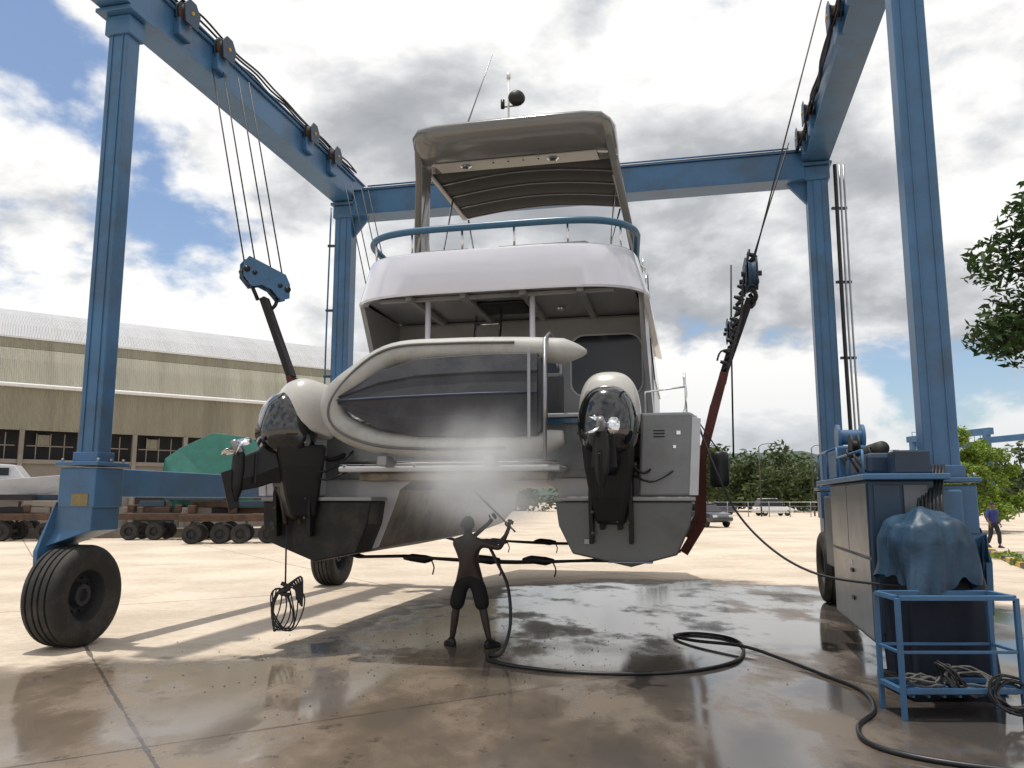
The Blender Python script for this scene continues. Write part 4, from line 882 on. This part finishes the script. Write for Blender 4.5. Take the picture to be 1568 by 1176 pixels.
def leaves(nm,clumps,n,size,m,par=None,seed=1):
    rnd=random.Random(seed); vs=[];fs=[]
    for (c,r) in clumps:
        for _ in range(n):
            d=V((rnd.gauss(0,1),rnd.gauss(0,1),rnd.gauss(0,1))).normalized()*(rnd.random()**.45)
            p=V(c)+V((d.x*r[0],d.y*r[1],d.z*r[2])); s=size*rnd.uniform(.6,1.3)
            a=V((rnd.gauss(0,1),rnd.gauss(0,1),rnd.gauss(0,.6))).normalized(); b_=a.cross(V((rnd.gauss(0,1),rnd.gauss(0,1),rnd.gauss(0,1)))).normalized()
            k=len(vs); vs+= [p-a*s,p+b_*s*.38,p+a*s,p-b_*s*.38]; fs.append((k,k+1,k+2,k+3))
    return M(nm,vs,fs,m,par,recalc=False)
def tree(nm,base,h,R,m,n=260,size=.13,ncl=34,seed=1,trunk=.2,low=.35,flat=.8):
    rnd=random.Random(seed); T_=E(nm); base=V(base)
    top=base+up*h*.72
    tube('trunk',[base,base+V((.05*h*rnd.uniform(-1,1),0,h*.25)),base+V((.04*h*rnd.uniform(-1,1),.02*h,h*.5)),top],[trunk,trunk*.75,trunk*.5,trunk*.18],BARK,T_,10,4)
    cl=[]
    for i in range(ncl):
        a=rnd.uniform(0,2*math.pi); zz=rnd.uniform(low,1.0); env=math.sin(min(1,max(.12,(1.04-zz)/(1.04-low)))*math.pi*.62+.25)
        rr=R*env*rnd.uniform(.35,1.0)
        c=base+V((math.cos(a)*rr,math.sin(a)*rr,h*zz-.1*R)); s=R*rnd.uniform(.18,.34); cl.append((c,(s,s,s*flat)))
        if i%2==0:
            st=base+up*h*rnd.uniform(.25,.6); tube('limb',[st,(st+c)/2+up*.05*h,c],[trunk*.35,trunk*.2,trunk*.06],BARK,T_,6,3)
    leaves('foliage',cl,n,size,m,T_,seed)
tree('tree',(16.2,20.5,0),10.4,3.7,LF1,420,.15,56,5,.28,.58)
tree('tree.001',(25.0,45,0),5.7,2.3,LF2,330,.13,38,8,.12,.22)
tree('tree.002',(27.6,47,0),5.3,2.2,LF2,300,.13,30,9,.12,.25)
rnd=random.Random(3); cl=[]
for i in range(150):
    x=rnd.uniform(22,150); y=118+rnd.uniform(-6,14)+x*.12; hh=11.5+2.6*math.sin(x*.11)+rnd.uniform(-3,1.2)-(3.5 if x>48 else 0)
    for k in range(4):
        z_=rnd.uniform(1.0,hh-1.3); cl.append(((x+rnd.uniform(-2,2),y,z_),(rnd.uniform(1.4,3.0),2,rnd.uniform(1.0,2.0))))
leaves('distant_trees',cl,110,.5,LF3,None,3)
cl=[]
for i in range(60):
    x=rnd.uniform(-70,22); y=128+rnd.uniform(-4,10); hh=5+rnd.uniform(-1,2)
    for k in range(2): cl.append(((x,y,rnd.uniform(.8,hh)),(2.8,2,1.6)))
leaves('distant_trees.001',cl,90,.5,LF3,None,6)
hm_=mat('forested_hill',(.05,.075,.06),.9,0,.4,.03,.6,.15)
vs=[];fs=[];nx,ny=90,14
for j in range(ny):
    for i in range(nx):
        x=-300+i*14; y=480+j*25; r=math.sin(math.pi*j/(ny-1))
        z_=r*(22+16*math.exp(-((x-190)/120)**2)+8*mnoise.noise(V((x*.012,y*.01,0)))+3*mnoise.noise(V((x*.06,y*.06,2))))
        vs.append((x,y,max(-.5,z_)))
for j in range(ny-1):
    for i in range(nx-1): k=j*nx+i; fs.append((k,k+1,k+nx+1,k+nx))
M('hill',vs,fs,hm_,None,smooth=True)
# ------------------------------------------------------------------ second hoist, kerb, fence
H2=E('boat_hoist.001',(38.5,60,0),.2)
for x_,y_ in((-3.5,0),(3.5,0),(-3.5,8),(3.5,8)):
    beam('column',(x_,y_,1.2),(x_,y_,6.6),.4,.4,BLUE,H2,.02,up=V((0,1,0))); wheel(H2,(x_,y_,.6),(1,0,0),.6,.45,seg=24); box('bogie',(x_,y_,1.35),(.6,1.0,.4),BLUE,H2)
for x_ in(-3.5,3.5): beam('side_beam',(x_,-.5,6.8),(x_,8.5,6.8),.4,.5,BLUE,H2)
beam('cross_beam',(-3.5,8,6.4),(3.5,8,6.4),.4,.5,BLUE,H2); beam('low_beam',(-3.5,0,2.0),(-3.5,8,2.0),.3,.35,BLUE,H2)
for i in range(12): tube('guard_post',[(-3.5+.6*i,8,6.65),(-3.5+.6*i,8,7.4)],.03,BLUE,H2,6)
tube('guard_rail',[(-3.5,8,7.4),(3.5,8,7.4)],.03,BLUE,H2,6)
Kb=E('kerb')
kp=[V((12.0,17.5,0)),V((12.9,20,0)),V((13.9,22.5,0)),V((15.2,25.5,0)),V((16.6,28.5,0))]
for a,b_ in zip(kp,kp[1:]):
    for i in range(4):
        p=a.lerp(b_,i/4); q=a.lerp(b_,(i+1)/4); beam('kerb_block',p+up*.07,q+up*.07-(q-p)*.02,.2,.14,YEL if i%2 else BLK,Kb,.015)
M('verge',[(12.1,17.4,.02),(30,14,.02),(34,28,.02),(16.7,28.6,.02),(15.3,25.6,.02),(14.0,22.6,.02),(13.0,20.1,.02)],[(0,1,2,3,4,5,6)],mat('gravel',(.30,.25,.19),.9,0,.5,8,.8,20))
gr=random.Random(9); leaves('grass_tufts',[((gr.uniform(14,20),gr.uniform(19,26),.1),(.5,.5,.15)) for _ in range(25)],60,.09,LF2,None,11)
gr=random.Random(21); vs=[];fs=[]
for _ in range(420):
    x=gr.gauss(-.8,1.6); y=gr.gauss(9.6,1.6); s=gr.uniform(.003,.012)
    k=len(vs); vs+=[(x-s,y-s,.001),(x+s,y-s*.6,.001),(x+s*.5,y+s,.001),(x-s*.4,y+s*.6,.001),(x,y,s*.9+.001)]
    fs+=[(k,k+1,k+4),(k+1,k+2,k+4),(k+2,k+3,k+4),(k+3,k,k+4)]
M('fouling_debris',vs,fs,mat('debris',(.05,.042,.035),.9))
F=E('fence')
for i in range(30): tube('fence_post',[(14+i*2.2,86,0),(14+i*2.2,86,1.6)],.05,STEEL,F,6)
for z_ in(.6,1.1,1.55): tube('fence_rail',[(14,86,z_),(78,86,z_)],.03,STEEL,F,6)
for k,(x_,y_) in enumerate(((27,88),(33.5,90),(46,100))):
    P_=E('lamp_post' if k==0 else 'lamp_post.%03d'%k); tube('pole',[(x_,y_,0),(x_,y_,7.5)],[.1,.06],SILEN,P_,8); tube('arm',[(x_,y_,7.5),(x_+.4,y_,7.8),(x_+1.4,y_,7.9)],.04,SILEN,P_,6,3); box('lamp_head',(x_+1.7,y_,7.88),(.7,.25,.12),SILEN,P_,None,.03)
S.view_settings.view_transform='Standard'; S.view_settings.look='None'; S.view_settings.exposure=0; S.view_settings.gamma=1
